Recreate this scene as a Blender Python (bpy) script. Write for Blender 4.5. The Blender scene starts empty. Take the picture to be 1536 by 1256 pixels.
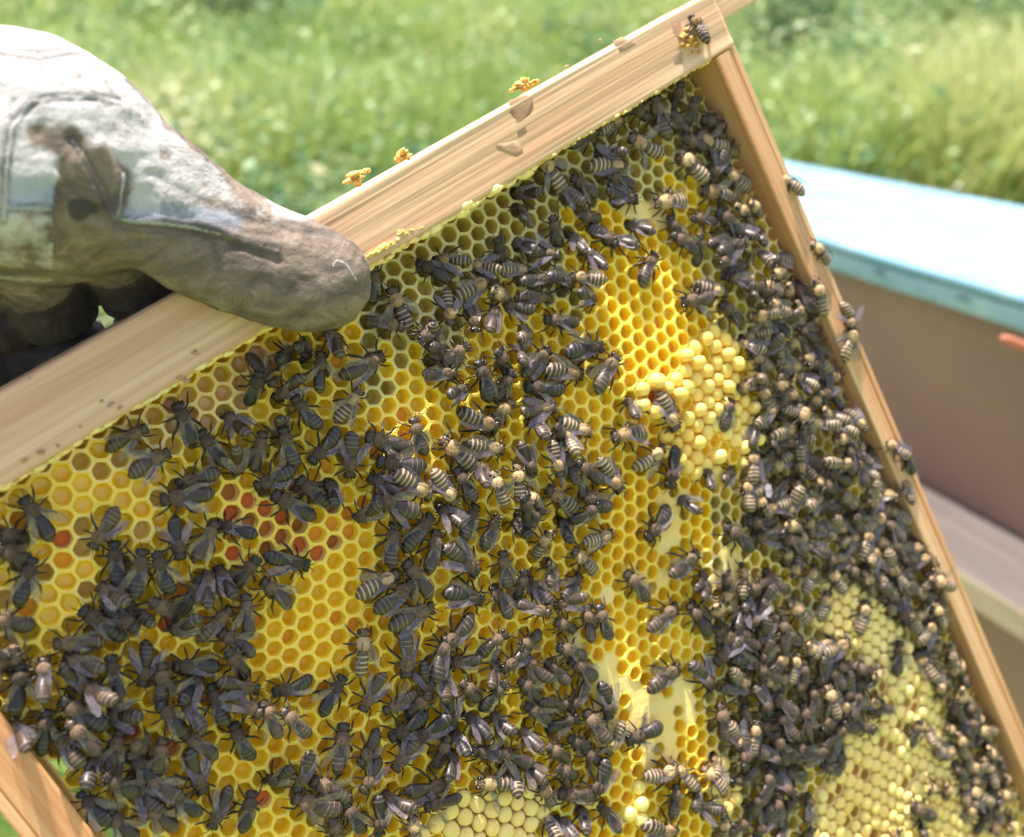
import bpy, bmesh, math, random
import numpy as np
from mathutils import Vector, Matrix, noise as mnoise
from mathutils.bvhtree import BVHTree

random.seed(7)
rng = np.random.default_rng(7)
S = bpy.context.scene
COL = S.collection

# ------------------------------------------------------------------ camera, sky, sun, exposure
CAM_H = 1.45
PITCH = math.radians(25)
FPX, CX, CY = 1589.855, 768.0, 628.0            # solved from the photograph (its own pixels)
cam_data = bpy.data.cameras.new('camera')
cam = bpy.data.objects.new('camera', cam_data)
COL.objects.link(cam)
cam.location = (0, 0, CAM_H)
cam.rotation_euler = (math.pi / 2 - PITCH, 0, 0)
cam_data.sensor_width = 36
cam_data.lens = 36 * FPX / 1536
cam_data.clip_start = 0.02
cam_data.clip_end = 400
cam_data.dof.use_dof = True
cam_data.dof.focus_distance = 0.30
cam_data.dof.aperture_fstop = 10.5
S.camera = cam

Fw = Vector((0, math.cos(PITCH), -math.sin(PITCH)))
Up = Vector((0, math.sin(PITCH), math.cos(PITCH)))
Rt = Vector((1, 0, 0))
CAMP = Vector((0, 0, CAM_H))


def cam_vec(X, Y, Z):
    """camera axes (x right, y down, z forward) to world direction"""
    return Rt * X - Up * Y + Fw * Z


# pose of the hive frame in front of the camera (millimetres, solved by least squares)
ROT = Vector((0.159, -0.517, -0.550))
TRV = Vector((-141.041, 31.254, 237.329))
R3 = Matrix.Rotation(ROT.length, 3, ROT.normalized())
uw = cam_vec(*R3.col[0]); vw = cam_vec(*R3.col[1]); ww = cam_vec(*R3.col[2])
O_w = CAMP + cam_vec(*(TRV / 1000))
FM = Matrix(((uw.x, -vw.x, -ww.x, O_w.x), (uw.y, -vw.y, -ww.y, O_w.y), (uw.z, -vw.z, -ww.z, O_w.z), (0, 0, 0, 1)))
FMI = FM.inverted()                               # frame space: x along the top bar, y up, z towards the viewer (metres)


def pix(x, y, z):
    """a point of frame space (mm) to photograph pixels"""
    p = R3 @ Vector((x, -y, -z)) + TRV
    return CX + FPX * p.x / p.z, CY + FPX * p.y / p.z


def onplane(px, py, z=0.0):
    """photograph pixel to frame space (mm) on the plane z"""
    d = R3.transposed() @ Vector(((px - CX) / FPX, (py - CY) / FPX, 1.0))
    t = R3.transposed() @ TRV
    k = (t.z - z) / d.z
    p = d * k - t
    return p.x, -p.y


def at(px, py, Z):
    """world point seen at a photograph pixel at depth Z (m)"""
    return CAMP + cam_vec((px - CX) / FPX * Z, (py - CY) / FPX * Z, Z)


SUN_L = Vector((0.32, 0.94, 0.125)).normalized()  # in frame space: from above the top bar, a little to the front
sun_w = (FM.to_3x3() @ SUN_L).normalized()
elev = math.asin(sun_w.z); azim = math.atan2(sun_w.x, sun_w.y)
sd = bpy.data.lights.new('sun', 'SUN'); sun = bpy.data.objects.new('sun', sd); COL.objects.link(sun)
sd.energy = 5.0; sd.angle = math.radians(0.5); sd.color = (1.0, 0.95, 0.86)
sun.rotation_euler = sun_w.to_track_quat('Z', 'Y').to_euler()
sun.location = (0, 0, 5)
W = bpy.data.worlds.new('World'); S.world = W; W.use_nodes = True
wn = W.node_tree.nodes; wl = W.node_tree.links
sky = wn.new('ShaderNodeTexSky'); sky.sky_type = 'NISHITA'; sky.sun_disc = False
sky.sun_elevation = elev; sky.sun_rotation = azim
sky.dust_density = 2.5; sky.ozone_density = 1.2; sky.air_density = 1.0
hsv = wn.new('ShaderNodeHueSaturation'); hsv.inputs['Saturation'].default_value = 0.8   # sky desaturated so shade loses its blue cast, like white balance
wl.new(sky.outputs[0], hsv.inputs['Color']); wl.new(hsv.outputs[0], wn['Background'].inputs[0]); wn['Background'].inputs[1].default_value = 0.125
S.view_settings.view_transform = 'Standard'; S.view_settings.look = 'None'
S.view_settings.gamma = 1; S.view_settings.use_curve_mapping = False
S.view_settings.exposure = 1.35
S.cycles.use_denoising = True
S.cycles.max_bounces = 7; S.cycles.diffuse_bounces = 6; S.cycles.transparent_max_bounces = 6
S.cycles.caustics_reflective = False; S.cycles.caustics_refractive = False

# ------------------------------------------------------------------ material helpers
def mat(name, color, rough=0.6, **kw):
    m = bpy.data.materials.new(name); m.use_nodes = True
    b = m.node_tree.nodes['Principled BSDF']
    b.inputs['Base Color'].default_value = (*color, 1); b.inputs['Roughness'].default_value = rough
    for k, v in kw.items():
        b.inputs[k].default_value = v
    return m


def N(m, t, **props):
    n = m.node_tree.nodes.new(t)
    for k, v in props.items():
        setattr(n, k, v)
    return n


def L(m, a, b):
    m.node_tree.links.new(a, b)


def coords(m, kind='Object', scale=(1, 1, 1), rot=(0, 0, 0)):
    tc = N(m, 'ShaderNodeTexCoord'); mp = N(m, 'ShaderNodeMapping')
    mp.inputs['Scale'].default_value = scale; mp.inputs['Rotation'].default_value = rot
    L(m, tc.outputs[kind], mp.inputs['Vector'])
    return mp.outputs[0]


def noise(m, vec, scale, detail=4, rough=0.5, dist=0.0):
    n = N(m, 'ShaderNodeTexNoise'); n.inputs['Scale'].default_value = scale
    n.inputs['Detail'].default_value = detail; n.inputs['Roughness'].default_value = rough; n.inputs['Distortion'].default_value = dist
    if vec is not None: L(m, vec, n.inputs['Vector'])
    return n.outputs['Fac']


def ramp(m, fac, stops, interp='LINEAR'):
    r = N(m, 'ShaderNodeValToRGB'); cr = r.color_ramp; cr.interpolation = interp
    while len(cr.elements) < len(stops): cr.elements.new(0.5)
    for e, (p, c) in zip(cr.elements, stops):
        e.position = p; e.color = (*c, 1) if len(c) == 3 else c
    L(m, fac, r.inputs[0])
    return r.outputs[0]


def mix(m, fac, a, b, mode='MIX'):
    n = N(m, 'ShaderNodeMix', data_type='RGBA', blend_type=mode)
    for s, v in ((n.inputs[0], fac), (n.inputs[6], a), (n.inputs[7], b)):
        if hasattr(v, 'links'): L(m, v, s)
        else: s.default_value = v if isinstance(v, float) else (*v, 1)
    return n.outputs[2]


def bump(m, h, strength, dist=0.001):
    n = N(m, 'ShaderNodeBump'); n.inputs['Strength'].default_value = strength; n.inputs['Distance'].default_value = dist
    L(m, h, n.inputs['Height'])
    L(m, n.outputs[0], m.node_tree.nodes['Principled BSDF'].inputs['Normal'])


def base(m, c):
    L(m, c, m.node_tree.nodes['Principled BSDF'].inputs['Base Color'])


# --- wax
def wax_mat(name, c0, c1, c2, rough=0.45, sss=0.25):
    m = mat(name, c1, rough)
    v = coords(m, 'Object')
    n1 = noise(m, v, 22, 3); n2 = noise(m, v, 160, 3)
    c = ramp(m, n1, [(0.3, c0), (0.5, c1), (0.7, c2)])
    c = mix(m, ramp(m, n2, [(0.4, (0, 0, 0)), (0.75, (0.5, 0.5, 0.5))]), c, c2)
    base(m, c)
    b = m.node_tree.nodes['Principled BSDF']
    b.inputs['Subsurface Weight'].default_value = sss
    b.inputs['Subsurface Radius'].default_value = (0.004, 0.003, 0.0008)
    b.inputs['Subsurface Scale'].default_value = 1.0
    bump(m, noise(m, v, 900, 3), 0.3, 0.0004)
    return m


M = {}
M['wall_gold'] = wax_mat('wax_gold', (0.88, 0.55, 0.04), (0.92, 0.62, 0.07), (0.93, 0.67, 0.13))
M['wall_pale'] = wax_mat('wax_pale', (0.88, 0.58, 0.14), (0.91, 0.64, 0.21), (0.92, 0.69, 0.30))
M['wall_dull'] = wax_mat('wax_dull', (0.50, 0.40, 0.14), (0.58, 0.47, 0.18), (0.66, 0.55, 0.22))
M['floor_gold'] = wax_mat('wax_floor_gold', (0.80, 0.485, 0.015), (0.88, 0.585, 0.02), (0.92, 0.66, 0.035), 0.35, 0.6)
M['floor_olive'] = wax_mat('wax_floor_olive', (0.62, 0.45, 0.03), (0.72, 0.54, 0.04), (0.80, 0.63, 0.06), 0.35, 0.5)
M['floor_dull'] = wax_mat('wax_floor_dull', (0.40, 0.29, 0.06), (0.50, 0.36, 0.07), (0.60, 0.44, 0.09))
M['floor_brown'] = wax_mat('wax_floor_brown', (0.58, 0.33, 0.10), (0.68, 0.41, 0.12), (0.76, 0.52, 0.14), 0.4, 0.4)
M['red'] = wax_mat('pollen_red', (0.42, 0.07, 0.012), (0.55, 0.10, 0.015), (0.62, 0.17, 0.02), 0.8)
M['orange'] = wax_mat('pollen_orange', (0.62, 0.22, 0.015), (0.72, 0.31, 0.02), (0.8, 0.40, 0.03), 0.8)
M['rust'] = wax_mat('pollen_rust', (0.33, 0.10, 0.02), (0.42, 0.15, 0.025), (0.5, 0.2, 0.03), 0.8)
M['nectar'] = mat('nectar', (0.80, 0.55, 0.03), 0.06)
M['nectar_brown'] = mat('nectar_brown', (0.72, 0.45, 0.14), 0.15)
M['cap'] = wax_mat('wax_cap', (0.84, 0.54, 0.14), (0.88, 0.62, 0.20), (0.91, 0.68, 0.28), 0.8, 0.35)
M['cap_drone'] = wax_mat('wax_cap_drone', (0.78, 0.50, 0.08), (0.86, 0.58, 0.13), (0.90, 0.66, 0.22), 0.75, 0.35)
M['cap_bright'] = wax_mat('wax_cap_sunlit', (0.90, 0.64, 0.12), (0.93, 0.70, 0.20), (0.94, 0.75, 0.30), 0.45, 0.35)  # brighter colours paint in a patch of sun on these caps
CELLMATS = ['wall_gold', 'wall_pale', 'wall_dull', 'floor_gold', 'floor_olive', 'floor_dull', 'floor_brown', 'red', 'orange', 'rust', 'nectar', 'nectar_brown', 'cap', 'cap_drone', 'cap_bright']
CM = {k: i for i, k in enumerate(CELLMATS)}


def wood_mat(name, cols, axis, fine=1.0, rough=0.62):
    """pine: long streaks along one axis of object space"""
    m = mat(name, cols[1], rough)
    sc = [90, 90, 90]; sc[axis] = 3.0
    v = coords(m, 'Object', tuple(sc))
    sc2 = [420 * fine] * 3; sc2[axis] = 9
    v2 = coords(m, 'Object', tuple(sc2))
    n1 = noise(m, v, 2.2, 4, 0.55, 0.6); n2 = noise(m, v2, 1.6, 5, 0.6)
    c = ramp(m, n1, [(0.32, cols[0]), (0.5, cols[1]), (0.68, cols[2])])
    c = mix(m, ramp(m, n2, [(0.42, (0, 0, 0)), (0.62, (0.55, 0.55, 0.55))]), c, cols[0])
    v3 = coords(m, 'Object')
    n3 = noise(m, v3, 60, 4, 0.6)
    c = mix(m, ramp(m, n3, [(0.62, (0, 0, 0)), (0.8, (0.35, 0.35, 0.35))]), c, tuple(x * 0.45 for x in cols[0]))
    base(m, c)
    bump(m, n2, 0.35, 0.0006)
    return m


M['wood_top'] = wood_mat('pine_top_bar', [(0.52, 0.29, 0.155), (0.65, 0.395, 0.23), (0.72, 0.465, 0.29)], 0)
M['wood_side'] = wood_mat('pine_side_bar', [(0.50, 0.24, 0.10), (0.62, 0.34, 0.17), (0.68, 0.43, 0.24)], 1)
M['wood_orange'] = wood_mat('pine_orange', [(0.55, 0.22, 0.08), (0.72, 0.38, 0.18), (0.76, 0.46, 0.24)], 1)
M['propolis'] = wax_mat('propolis', (0.48, 0.22, 0.04), (0.64, 0.34, 0.07), (0.74, 0.48, 0.14), 0.6)
M['propolis_dark'] = wax_mat('propolis_dark', (0.16, 0.09, 0.05), (0.24, 0.14, 0.08), (0.34, 0.22, 0.13), 0.5)

# --- bees
def bee_mat(name, c0, c1, rough, spec=0.5):
    m = mat(name, c0, rough)
    oi = N(m, 'ShaderNodeObjectInfo')
    base(m, mix(m, oi.outputs['Random'], c0, c1))
    m.node_tree.nodes['Principled BSDF'].inputs['Specular IOR Level'].default_value = spec
    return m


M['chitin'] = bee_mat('bee_chitin', (0.014, 0.010, 0.009), (0.065, 0.036, 0.022), 0.40)
M['chitin_band'] = bee_mat('bee_hair_band', (0.10, 0.075, 0.055), (0.22, 0.17, 0.12), 0.7)
M['thorax'] = bee_mat('bee_thorax_fuzz', (0.06, 0.038, 0.026), (0.17, 0.105, 0.06), 0.9)
M['thorax_sunlit'] = bee_mat('bee_thorax_sunlit', (0.30, 0.18, 0.08), (0.56, 0.39, 0.20), 0.9)  # lighter, warmer tones paint sunlight into the sunlit bees
M['band_sunlit'] = bee_mat('bee_sunlit_band', (0.28, 0.20, 0.12), (0.52, 0.41, 0.27), 0.8)
M['abd_sunlit'] = bee_mat('bee_sunlit_abdomen', (0.035, 0.02, 0.013), (0.13, 0.075, 0.04), 0.4)
M['leg'] = bee_mat('bee_leg', (0.012, 0.009, 0.008), (0.04, 0.02, 0.012), 0.4)
M['eye'] = mat('bee_eye', (0.006, 0.005, 0.005), 0.2)
def wing_mat(name, col, alpha, rough):
    m = mat(name, col, rough, Alpha=alpha)
    m.node_tree.nodes['Principled BSDF'].inputs['Specular IOR Level'].default_value = 0.9
    m.node_tree.nodes['Principled BSDF'].inputs['Coat Weight'].default_value = 0.6
    m.node_tree.nodes['Principled BSDF'].inputs['Coat Roughness'].default_value = 0.22
    m.node_tree.nodes['Principled BSDF'].inputs['Coat Tint'].default_value = (0.8, 0.82, 1, 1)
    return m
M['wing'] = wing_mat('bee_wing', (0.22, 0.17, 0.18), 0.40, 0.27)
M['vein'] = mat('bee_wing_vein', (0.06, 0.035, 0.02), 0.5)

# ------------------------------------------------------------------ mesh helpers
def mesh_from(name, V, F, mats, mi=None, smooth=True):
    me = bpy.data.meshes.new(name)
    me.from_pydata([tuple(v) for v in V], [], [tuple(f) for f in F])
    for m in mats: me.materials.append(m)
    if mi is not None: me.polygons.foreach_set('material_index', np.asarray(mi, dtype=np.int32))
    me.polygons.foreach_set('use_smooth', np.full(len(me.polygons), smooth))
    me.update()
    return me


def link(name, me, parent=None, loc=None, label=None, cat=None, group=None, kind=None):
    o = bpy.data.objects.new(name, me); COL.objects.link(o)
    if parent is not None: o.parent = parent
    if loc is not None: o.location = loc
    if label: o['label'] = label
    if cat: o['category'] = cat
    if group: o['group'] = group
    if kind: o['kind'] = kind
    return o


def thing(name, label, cat, mw=None, group=None):
    o = link(name, None, None, None, label, cat, group)
    if mw is not None: o.matrix_world = mw
    return o


def grid_tube(rings, closed_ends=True):
    """rings: list of equal-length point lists"""
    n = len(rings[0]); V = [p for r in rings for p in r]; F = []
    for i in range(len(rings) - 1):
        for j in range(n):
            F.append((i * n + j, i * n + (j + 1) % n, (i + 1) * n + (j + 1) % n, (i + 1) * n + j))
    if closed_ends:
        F.append(tuple(range(n - 1, -1, -1))); F.append(tuple((len(rings) - 1) * n + j for j in range(n)))
    return V, F


def tube(pts, rads, n=6):
    rings = []
    for i, p in enumerate(pts):
        p = Vector(p)
        a = Vector(pts[max(i - 1, 0)]); b = Vector(pts[min(i + 1, len(pts) - 1)])
        t = (b - a).normalized()
        s = t.cross(Vector((0, 0, 1)) if abs(t.z) < 0.9 else Vector((1, 0, 0))).normalized(); u = s.cross(t)
        rings.append([p + (s * math.cos(2 * math.pi * k / n) + u * math.sin(2 * math.pi * k / n)) * rads[i] for k in range(n)])
    return grid_tube(rings)


class Bag:
    def __init__(s): s.V = []; s.F = []; s.M = []
    def add(s, VF, mi=0):
        V, F = VF; o = len(s.V); s.V += [tuple(v) for v in V]
        s.F += [tuple(i + o for i in f) for f in F]
        s.M += ([mi] * len(F) if isinstance(mi, int) else list(mi))


def box_board(x0, x1, y0, y1, z0, z1, nx=1, ny=1, nz=1, bev=0.0006, seed=0, rough=0.0):
    """a board with slightly eased edges and an uneven sawn surface"""
    bm = bmesh.new()
    bmesh.ops.create_cube(bm, size=1)
    for v in bm.verts:
        v.co = Vector(((x0 + x1) / 2 + v.co.x * (x1 - x0), (y0 + y1) / 2 + v.co.y * (y1 - y0), (z0 + z1) / 2 + v.co.z * (z1 - z0)))
    bmesh.ops.bevel(bm, geom=list(bm.edges), offset=bev, segments=2, affect='EDGES', profile=0.6)
    for axis, n, a, b in ((0, nx, x0, x1), (1, ny, y0, y1), (2, nz, z0, z1)):
        for k in range(1, n):
            co = [0, 0, 0]; no = [0, 0, 0]; co[axis] = a + (b - a) * k / n; no[axis] = 1
            bmesh.ops.bisect_plane(bm, geom=list(bm.verts) + list(bm.edges) + list(bm.faces), plane_co=co, plane_no=no)
    if rough:
        for v in bm.verts:
            p = v.co * 70 + Vector((seed, 0, 0))
            v.co += Vector((mnoise.noise(p), mnoise.noise(p + Vector((9, 0, 0))), mnoise.noise(p + Vector((0, 9, 0))))) * rough
    return bm


def bm_mesh(name, bm, mats, smooth=False):
    me = bpy.data.meshes.new(name); bm.to_mesh(me); bm.free()
    for m in mats: me.materials.append(m)
    me.polygons.foreach_set('use_smooth', np.full(len(me.polygons), smooth))
    return me


def in_poly(x, y, poly):
    c = False; j = len(poly) - 1
    for i in range(len(poly)):
        xi, yi = poly[i]; xj, yj = poly[j]
        if (yi > y) != (yj > y) and x < (xj - xi) * (y - yi) / (yj - yi) + xi: c = not c
        j = i
    return c


# ================================================================== THE SETTING
def meadow_height(x, y):
    return 0.05 * math.sin(x * 0.9 + 1) * math.cos(y * 0.7) + 0.012 * max(0, y - 3) ** 1.35

gm = mat('meadow_soil', (0.10, 0.12, 0.04), 0.95)
v = coords(gm, 'Object')
base(gm, ramp(gm, noise(gm, v, 1.6, 8, 0.65), [(0.3, (0.20, 0.22, 0.08)), (0.5, (0.22, 0.30, 0.09)), (0.7, (0.34, 0.38, 0.14))]))
bump(gm, noise(gm, v, 14, 8, 0.7), 0.8, 0.05)
V = []; F = []
xs = np.concatenate([np.linspace(-150, -14, 12), np.linspace(-12, 12, 61), np.linspace(14, 150, 12)])
ys = np.concatenate([np.linspace(-60, -2, 8), np.linspace(-1, 26, 70), np.linspace(28, 220, 24)])
for yy in ys:
    for xx in xs: V.append((xx, yy, meadow_height(xx, yy)))
nx = len(xs)
for j in range(len(ys) - 1):
    for i in range(nx - 1):
        a = j * nx + i; F.append((a, a + 1, a + nx + 1, a + nx))
link('ground', mesh_from('ground', V, F, [gm]), kind='structure', label='meadow ground under the tall grass')

# meadow grass: long blades and broader weed leaves, one mass nobody could count
def grass_material(name, stops, scale):
    m = mat(name, stops[0][1], 0.55)
    v = coords(m, 'Object')
    a = N(m, 'ShaderNodeAttribute', attribute_name='tint')
    n = noise(m, v, scale, 4, 0.6)
    f = N(m, 'ShaderNodeMath', operation='MULTIPLY_ADD'); L(m, a.outputs['Fac'], f.inputs[0]); f.inputs[1].default_value = 0.5
    g = N(m, 'ShaderNodeMath', operation='SUBTRACT'); L(m, n, g.inputs[0]); g.inputs[1].default_value = 0.25
    L(m, g.outputs[0], f.inputs[2])
    c = ramp(m, f.outputs[0], stops)
    b = m.node_tree.nodes['Principled BSDF']
    L(m, c, b.inputs['Base Color'])
    tr = N(m, 'ShaderNodeBsdfTranslucent'); L(m, c, tr.inputs['Color'])
    ms = N(m, 'ShaderNodeMixShader'); ms.inputs[0].default_value = 0.35
    L(m, b.outputs[0], ms.inputs[1]); L(m, tr.outputs[0], ms.inputs[2])
    L(m, ms.outputs[0], m.node_tree.nodes['Material Output'].inputs['Surface'])
    return m

M['grass'] = grass_material('meadow_grass', [(0.12, (0.13, 0.22, 0.06)), (0.36, (0.24, 0.36, 0.09)), (0.62, (0.36, 0.44, 0.12)), (0.85, (0.55, 0.54, 0.24))], 0.55)
M['leafy'] = grass_material('shrub_leaf', [(0.12, (0.04, 0.10, 0.06)), (0.36, (0.14, 0.26, 0.12)), (0.62, (0.30, 0.40, 0.17)), (0.88, (0.52, 0.47, 0.27))], 1.3)
M['leafy_dark'] = grass_material('dark_shrub_leaf', [(0.15, (0.005, 0.014, 0.012)), (0.5, (0.010, 0.028, 0.022)), (0.85, (0.03, 0.06, 0.04))], 1.3)  # near-black leaves paint shade into the dark scrub patches
M['leafy_dry'] = grass_material('dry_shrub_leaf', [(0.15, (0.12, 0.05, 0.03)), (0.5, (0.22, 0.09, 0.05)), (0.8, (0.34, 0.20, 0.10))], 1.3)
M['bark'] = mat('bark', (0.11, 0.08, 0.055), 0.9)
M['flower'] = mat('flower_head', (0.75, 0.72, 0.62), 0.7)


def blades(n, ymin, ymax, hmin, hmax, w, seedv):
    r = np.random.default_rng(seedv)
    t = r.random(n); y = ymin + (ymax - ymin) * t ** 1.25
    x = (r.random(n) * 2 - 1) * (0.62 * y + 0.9)
    patch = np.array([mnoise.noise(Vector((a * 0.45, b * 0.45, 3.0))) for a, b in zip(x, y)])
    h = (hmin + (hmax - hmin) * r.random(n)) * (0.75 + 0.7 * (patch + 0.4))
    h = np.clip(h, 0.06, 1.0)
    a = r.random(n) * 2 * np.pi; lean = r.normal(0, 0.6, n) * h; la = r.random(n) * 2 * np.pi
    ww_ = w * (0.5 + r.random(n)) * (0.6 + y * 0.12)
    z0 = np.array([meadow_height(p, q_) for p, q_ in zip(x, y)])
    dx = np.cos(a) * ww_ / 2; dy = np.sin(a) * ww_ / 2
    lx = np.cos(la) * lean; ly = np.sin(la) * lean
    P = np.zeros((n, 5, 3))
    P[:, 0] = np.stack([x - dx, y - dy, z0 - 0.02], 1); P[:, 1] = np.stack([x + dx, y + dy, z0 - 0.02], 1)
    P[:, 2] = np.stack([x + dx * .8 + lx * .35, y + dy * .8 + ly * .35, z0 + h * .6], 1)
    P[:, 3] = np.stack([x - dx * .8 + lx * .35, y - dy * .8 + ly * .35, z0 + h * .6], 1)
    P[:, 4] = np.stack([x + lx, y + ly, z0 + h * .95], 1)
    tint = np.clip(0.5 + 0.9 * patch + r.normal(0, 0.2, n), 0, 1)
    return P, tint


def build_blades(name, sets, material, label):
    P = np.concatenate([s[0] for s in sets]); T = np.concatenate([s[1] for s in sets]); n = len(P)
    me = bpy.data.meshes.new(name)
    me.vertices.add(n * 5); me.vertices.foreach_set('co', P.reshape(-1))
    b = np.arange(n)[:, None] * 5
    loops = np.concatenate([b + np.array([0, 1, 2, 3]), b + np.array([3, 2, 4])], 1).reshape(-1)
    me.loops.add(n * 7); me.loops.foreach_set('vertex_index', loops.astype(np.int32))
    me.polygons.add(n * 2)
    st = (np.arange(n)[:, None] * 7 + np.array([0, 4])).reshape(-1)
    me.polygons.foreach_set('loop_start', st.astype(np.int32))
    at_ = me.attributes.new('tint', 'FLOAT', 'POINT'); at_.data.foreach_set('value', np.repeat(T, 5).astype(np.float32))
    me.materials.append(material); me.update(calc_edges=True); me.validate()
    return link(name, me, kind='stuff', label=label)


build_blades('grass', [blades(36000, 1.2, 6.0, 0.10, 0.34, 0.012, 1), blades(80000, 5.0, 15.0, 0.15, 0.8, 0.016, 2), blades(50000, 13.0, 45.0, 0.2, 0.9, 0.035, 3)],
             M['grass'], 'tall sunlit green meadow grass and weeds filling the ground')


def leaf_cloud(centre, rad, n, leaf, r, squash=0.8, lumps=9):
    """many small leaf faces spread through an uneven, lumpy volume"""
    cs = [(r.normal(0, 0.42, 3) * np.array([rad, rad, rad * squash]), rad * (0.28 + 0.3 * r.random())) for _ in range(lumps)]
    k = r.integers(0, lumps, n)
    d = r.normal(0, 1, (n, 3)); d /= np.linalg.norm(d, axis=1)[:, None]
    rr = (0.55 + 0.5 * r.random(n)) * np.array([c[1] for c in cs])[k]
    p = np.array([c[0] for c in cs])[k] + d * rr[:, None] + np.array(centre)
    a = r.normal(0, 1, (n, 3)); a /= np.linalg.norm(a, axis=1)[:, None]
    b = np.cross(a, r.normal(0, 1, (n, 3))); b /= np.linalg.norm(b, axis=1)[:, None]
    s = leaf * (0.6 + 0.8 * r.random(n))[:, None]
    P = np.stack([p - a * s, p + b * s * .45, p + a * s, p - b * s * .45], 1)
    return P, np.repeat(np.clip(0.5 + 0.35 * (p[:, 2] - centre[2]) / rad + r.normal(0, .2, n), 0, 1), 4)


def shrub(name, x, y, height, rad, n, leaf, material, label, seedv, group=None, squash=0.8):
    r = np.random.default_rng(seedv); z = meadow_height(x, y)
    root = thing(name, label, 'shrub', Matrix.Translation((x, y, z)), group)
    c = (0, 0, height * 0.62)
    P, T = leaf_cloud(c, rad, n, leaf, r, squash)
    P[:, :, 2] = np.maximum(P[:, :, 2], 0.02)
    me = mesh_from('foliage', P.reshape(-1, 3), np.arange(n * 4).reshape(-1, 4), [material], smooth=False)
    at_ = me.attributes.new('tint', 'FLOAT', 'POINT'); at_.data.foreach_set('value', T.astype(np.float32))
    link('foliage', me, root)
    bag = Bag()
    for k in range(6):
        a = r.random() * 6.28; e = rad * (0.3 + 0.5 * r.random())
        bag.add(tube([(0, 0, -0.05), (math.cos(a) * e * .3, math.sin(a) * e * .3, height * .35), (math.cos(a) * e, math.sin(a) * e, height * (.7 + .2 * r.random()))], [0.03, 0.02, 0.006], 5))
    link('stem', mesh_from('stem', bag.V, bag.F, [M['bark']]), root)
    return root


def ground_at(px, py):
    d = cam_vec((px - CX) / FPX, (py - CY) / FPX, 1.0)
    t = 0.5
    while t < 80:
        p = CAMP + d * t
        if p.z < meadow_height(p.x, p.y): break
        t += 0.05
    return p.x, p.y

SG = 'shrubs scattered over the meadow'
for (px, py, hh, rd, n, lf, mk, lab) in [
    (1365, 70, 0.95, 0.62, 14000, 0.05, 'leafy_dark', 'dark green shrub above the pale blue lid near the frame top'),
    (1180, 150, 0.7, 0.75, 5200, 0.045, 'leafy', 'grey green bush just outside the upper end of the side bar'),
    (1300, 225, 0.55, 0.55, 5200, 0.032, 'leafy', 'low grey green bush right behind the middle of the blue lid'),
    (1470, 260, 0.5, 0.5, 4600, 0.030, 'leafy', 'olive bush behind the far edge of the blue lid beside the rusty one'),
    (1528, 312, 0.62, 0.24, 3000, 0.022, 'leafy_dry', 'small rusty red dry bush at the far edge of the blue lid'),
    (1480, 120, 0.8, 0.8, 5200, 0.05, 'leafy', 'wide pale bush in front of the dark shrub'),
    (40, 40, 1.3, 0.9, 6500, 0.055, 'leafy_dark', 'dark bluish shrub beyond the raised glove'),
    (330, 120, 0.8, 0.75, 5200, 0.045, 'leafy', 'mid green bush beyond the knuckles of the glove'),
    (600, 40, 0.8, 0.9, 5200, 0.05, 'leafy', 'soft green bush beyond the middle of the top bar'),
]:
    gx, gy = ground_at(px, py)
    shrub('shrub', gx, gy, hh, rd, n, lf, M[mk], lab, int(px + py), SG)

# wild growth: weeds and scrub clumps mixed through the grass
r = np.random.default_rng(77); PS = []; TS = []
for k in range(1300):
    y_ = 3.2 + 24 * r.random() ** 1.3; x_ = (r.random() * 2 - 1) * (0.6 * y_ + .5)
    if abs(x_ / y_ - .41) < .055 and 6 < y_ < 16: continue
    d_ = mnoise.noise(Vector((x_ * .35, y_ * .35, 9)))
    if d_ < -.25 and r.random() < .7: continue
    hh = (0.12 + 0.62 * r.random()) * (1 + .5 * d_) * (1.4 if x_ > 0.12 * y_ else 1.0); rd = hh * (.5 + .5 * r.random())
    P_, T_ = leaf_cloud((x_, y_, meadow_height(x_, y_) + hh * .55), rd, int(60 + 110 * r.random()), 0.018 + .0022 * y_, r, 1.0, 4)
    PS.append(P_); TS.append(np.clip(T_ * .5 + r.random() * .9 - .15, 0, 1))
P_ = np.concatenate(PS); T_ = np.concatenate(TS)
me = mesh_from('undergrowth', P_.reshape(-1, 3), np.arange(len(P_) * 4).reshape(-1, 4), [M['leafy']], smooth=False)
at_ = me.attributes.new('tint', 'FLOAT', 'POINT'); at_.data.foreach_set('value', T_.astype(np.float32))
link('undergrowth', me, kind='stuff', label='mixed green and dry weeds growing through the meadow')

# a scatter of white flower heads among the grass
bag = Bag(); r = np.random.default_rng(12)
for k in range(160):
    y_ = 3 + 14 * r.random(); x_ = (r.random() * 2 - 1) * 0.6 * y_
    z_ = meadow_height(x_, y_) + 0.25 + 0.25 * r.random(); s_ = 0.008 + 0.010 * r.random()
    a = [(x_ + s_ * math.cos(t) * 1.2, y_ + s_ * math.sin(t) * 1.2, z_) for t in np.linspace(0, 5.24, 6)]
    bag.add((a + [(x_, y_, z_ + s_), (x_, y_, z_ - s_ * .5)], [(i, (i + 1) % 6, 6) for i in range(6)] + [((i + 1) % 6, i, 7) for i in range(6)]))
link('wildflowers', mesh_from('wildflowers', bag.V, bag.F, [M['flower']]), kind='stuff', label='tiny white wildflower heads scattered in the meadow grass')

# ------------------------------------------------------------------ the blue-lidded hive
d1 = cam_vec(-0.392, -0.367, 1.0); d1.z = 0; d1.normalize()      # along the hive, away from us
d2 = Vector((d1.y, -d1.x, 0)).normalized()                       # across, to the right
NEARZ = 1.25
A0 = at(1250, 362, NEARZ)
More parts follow.
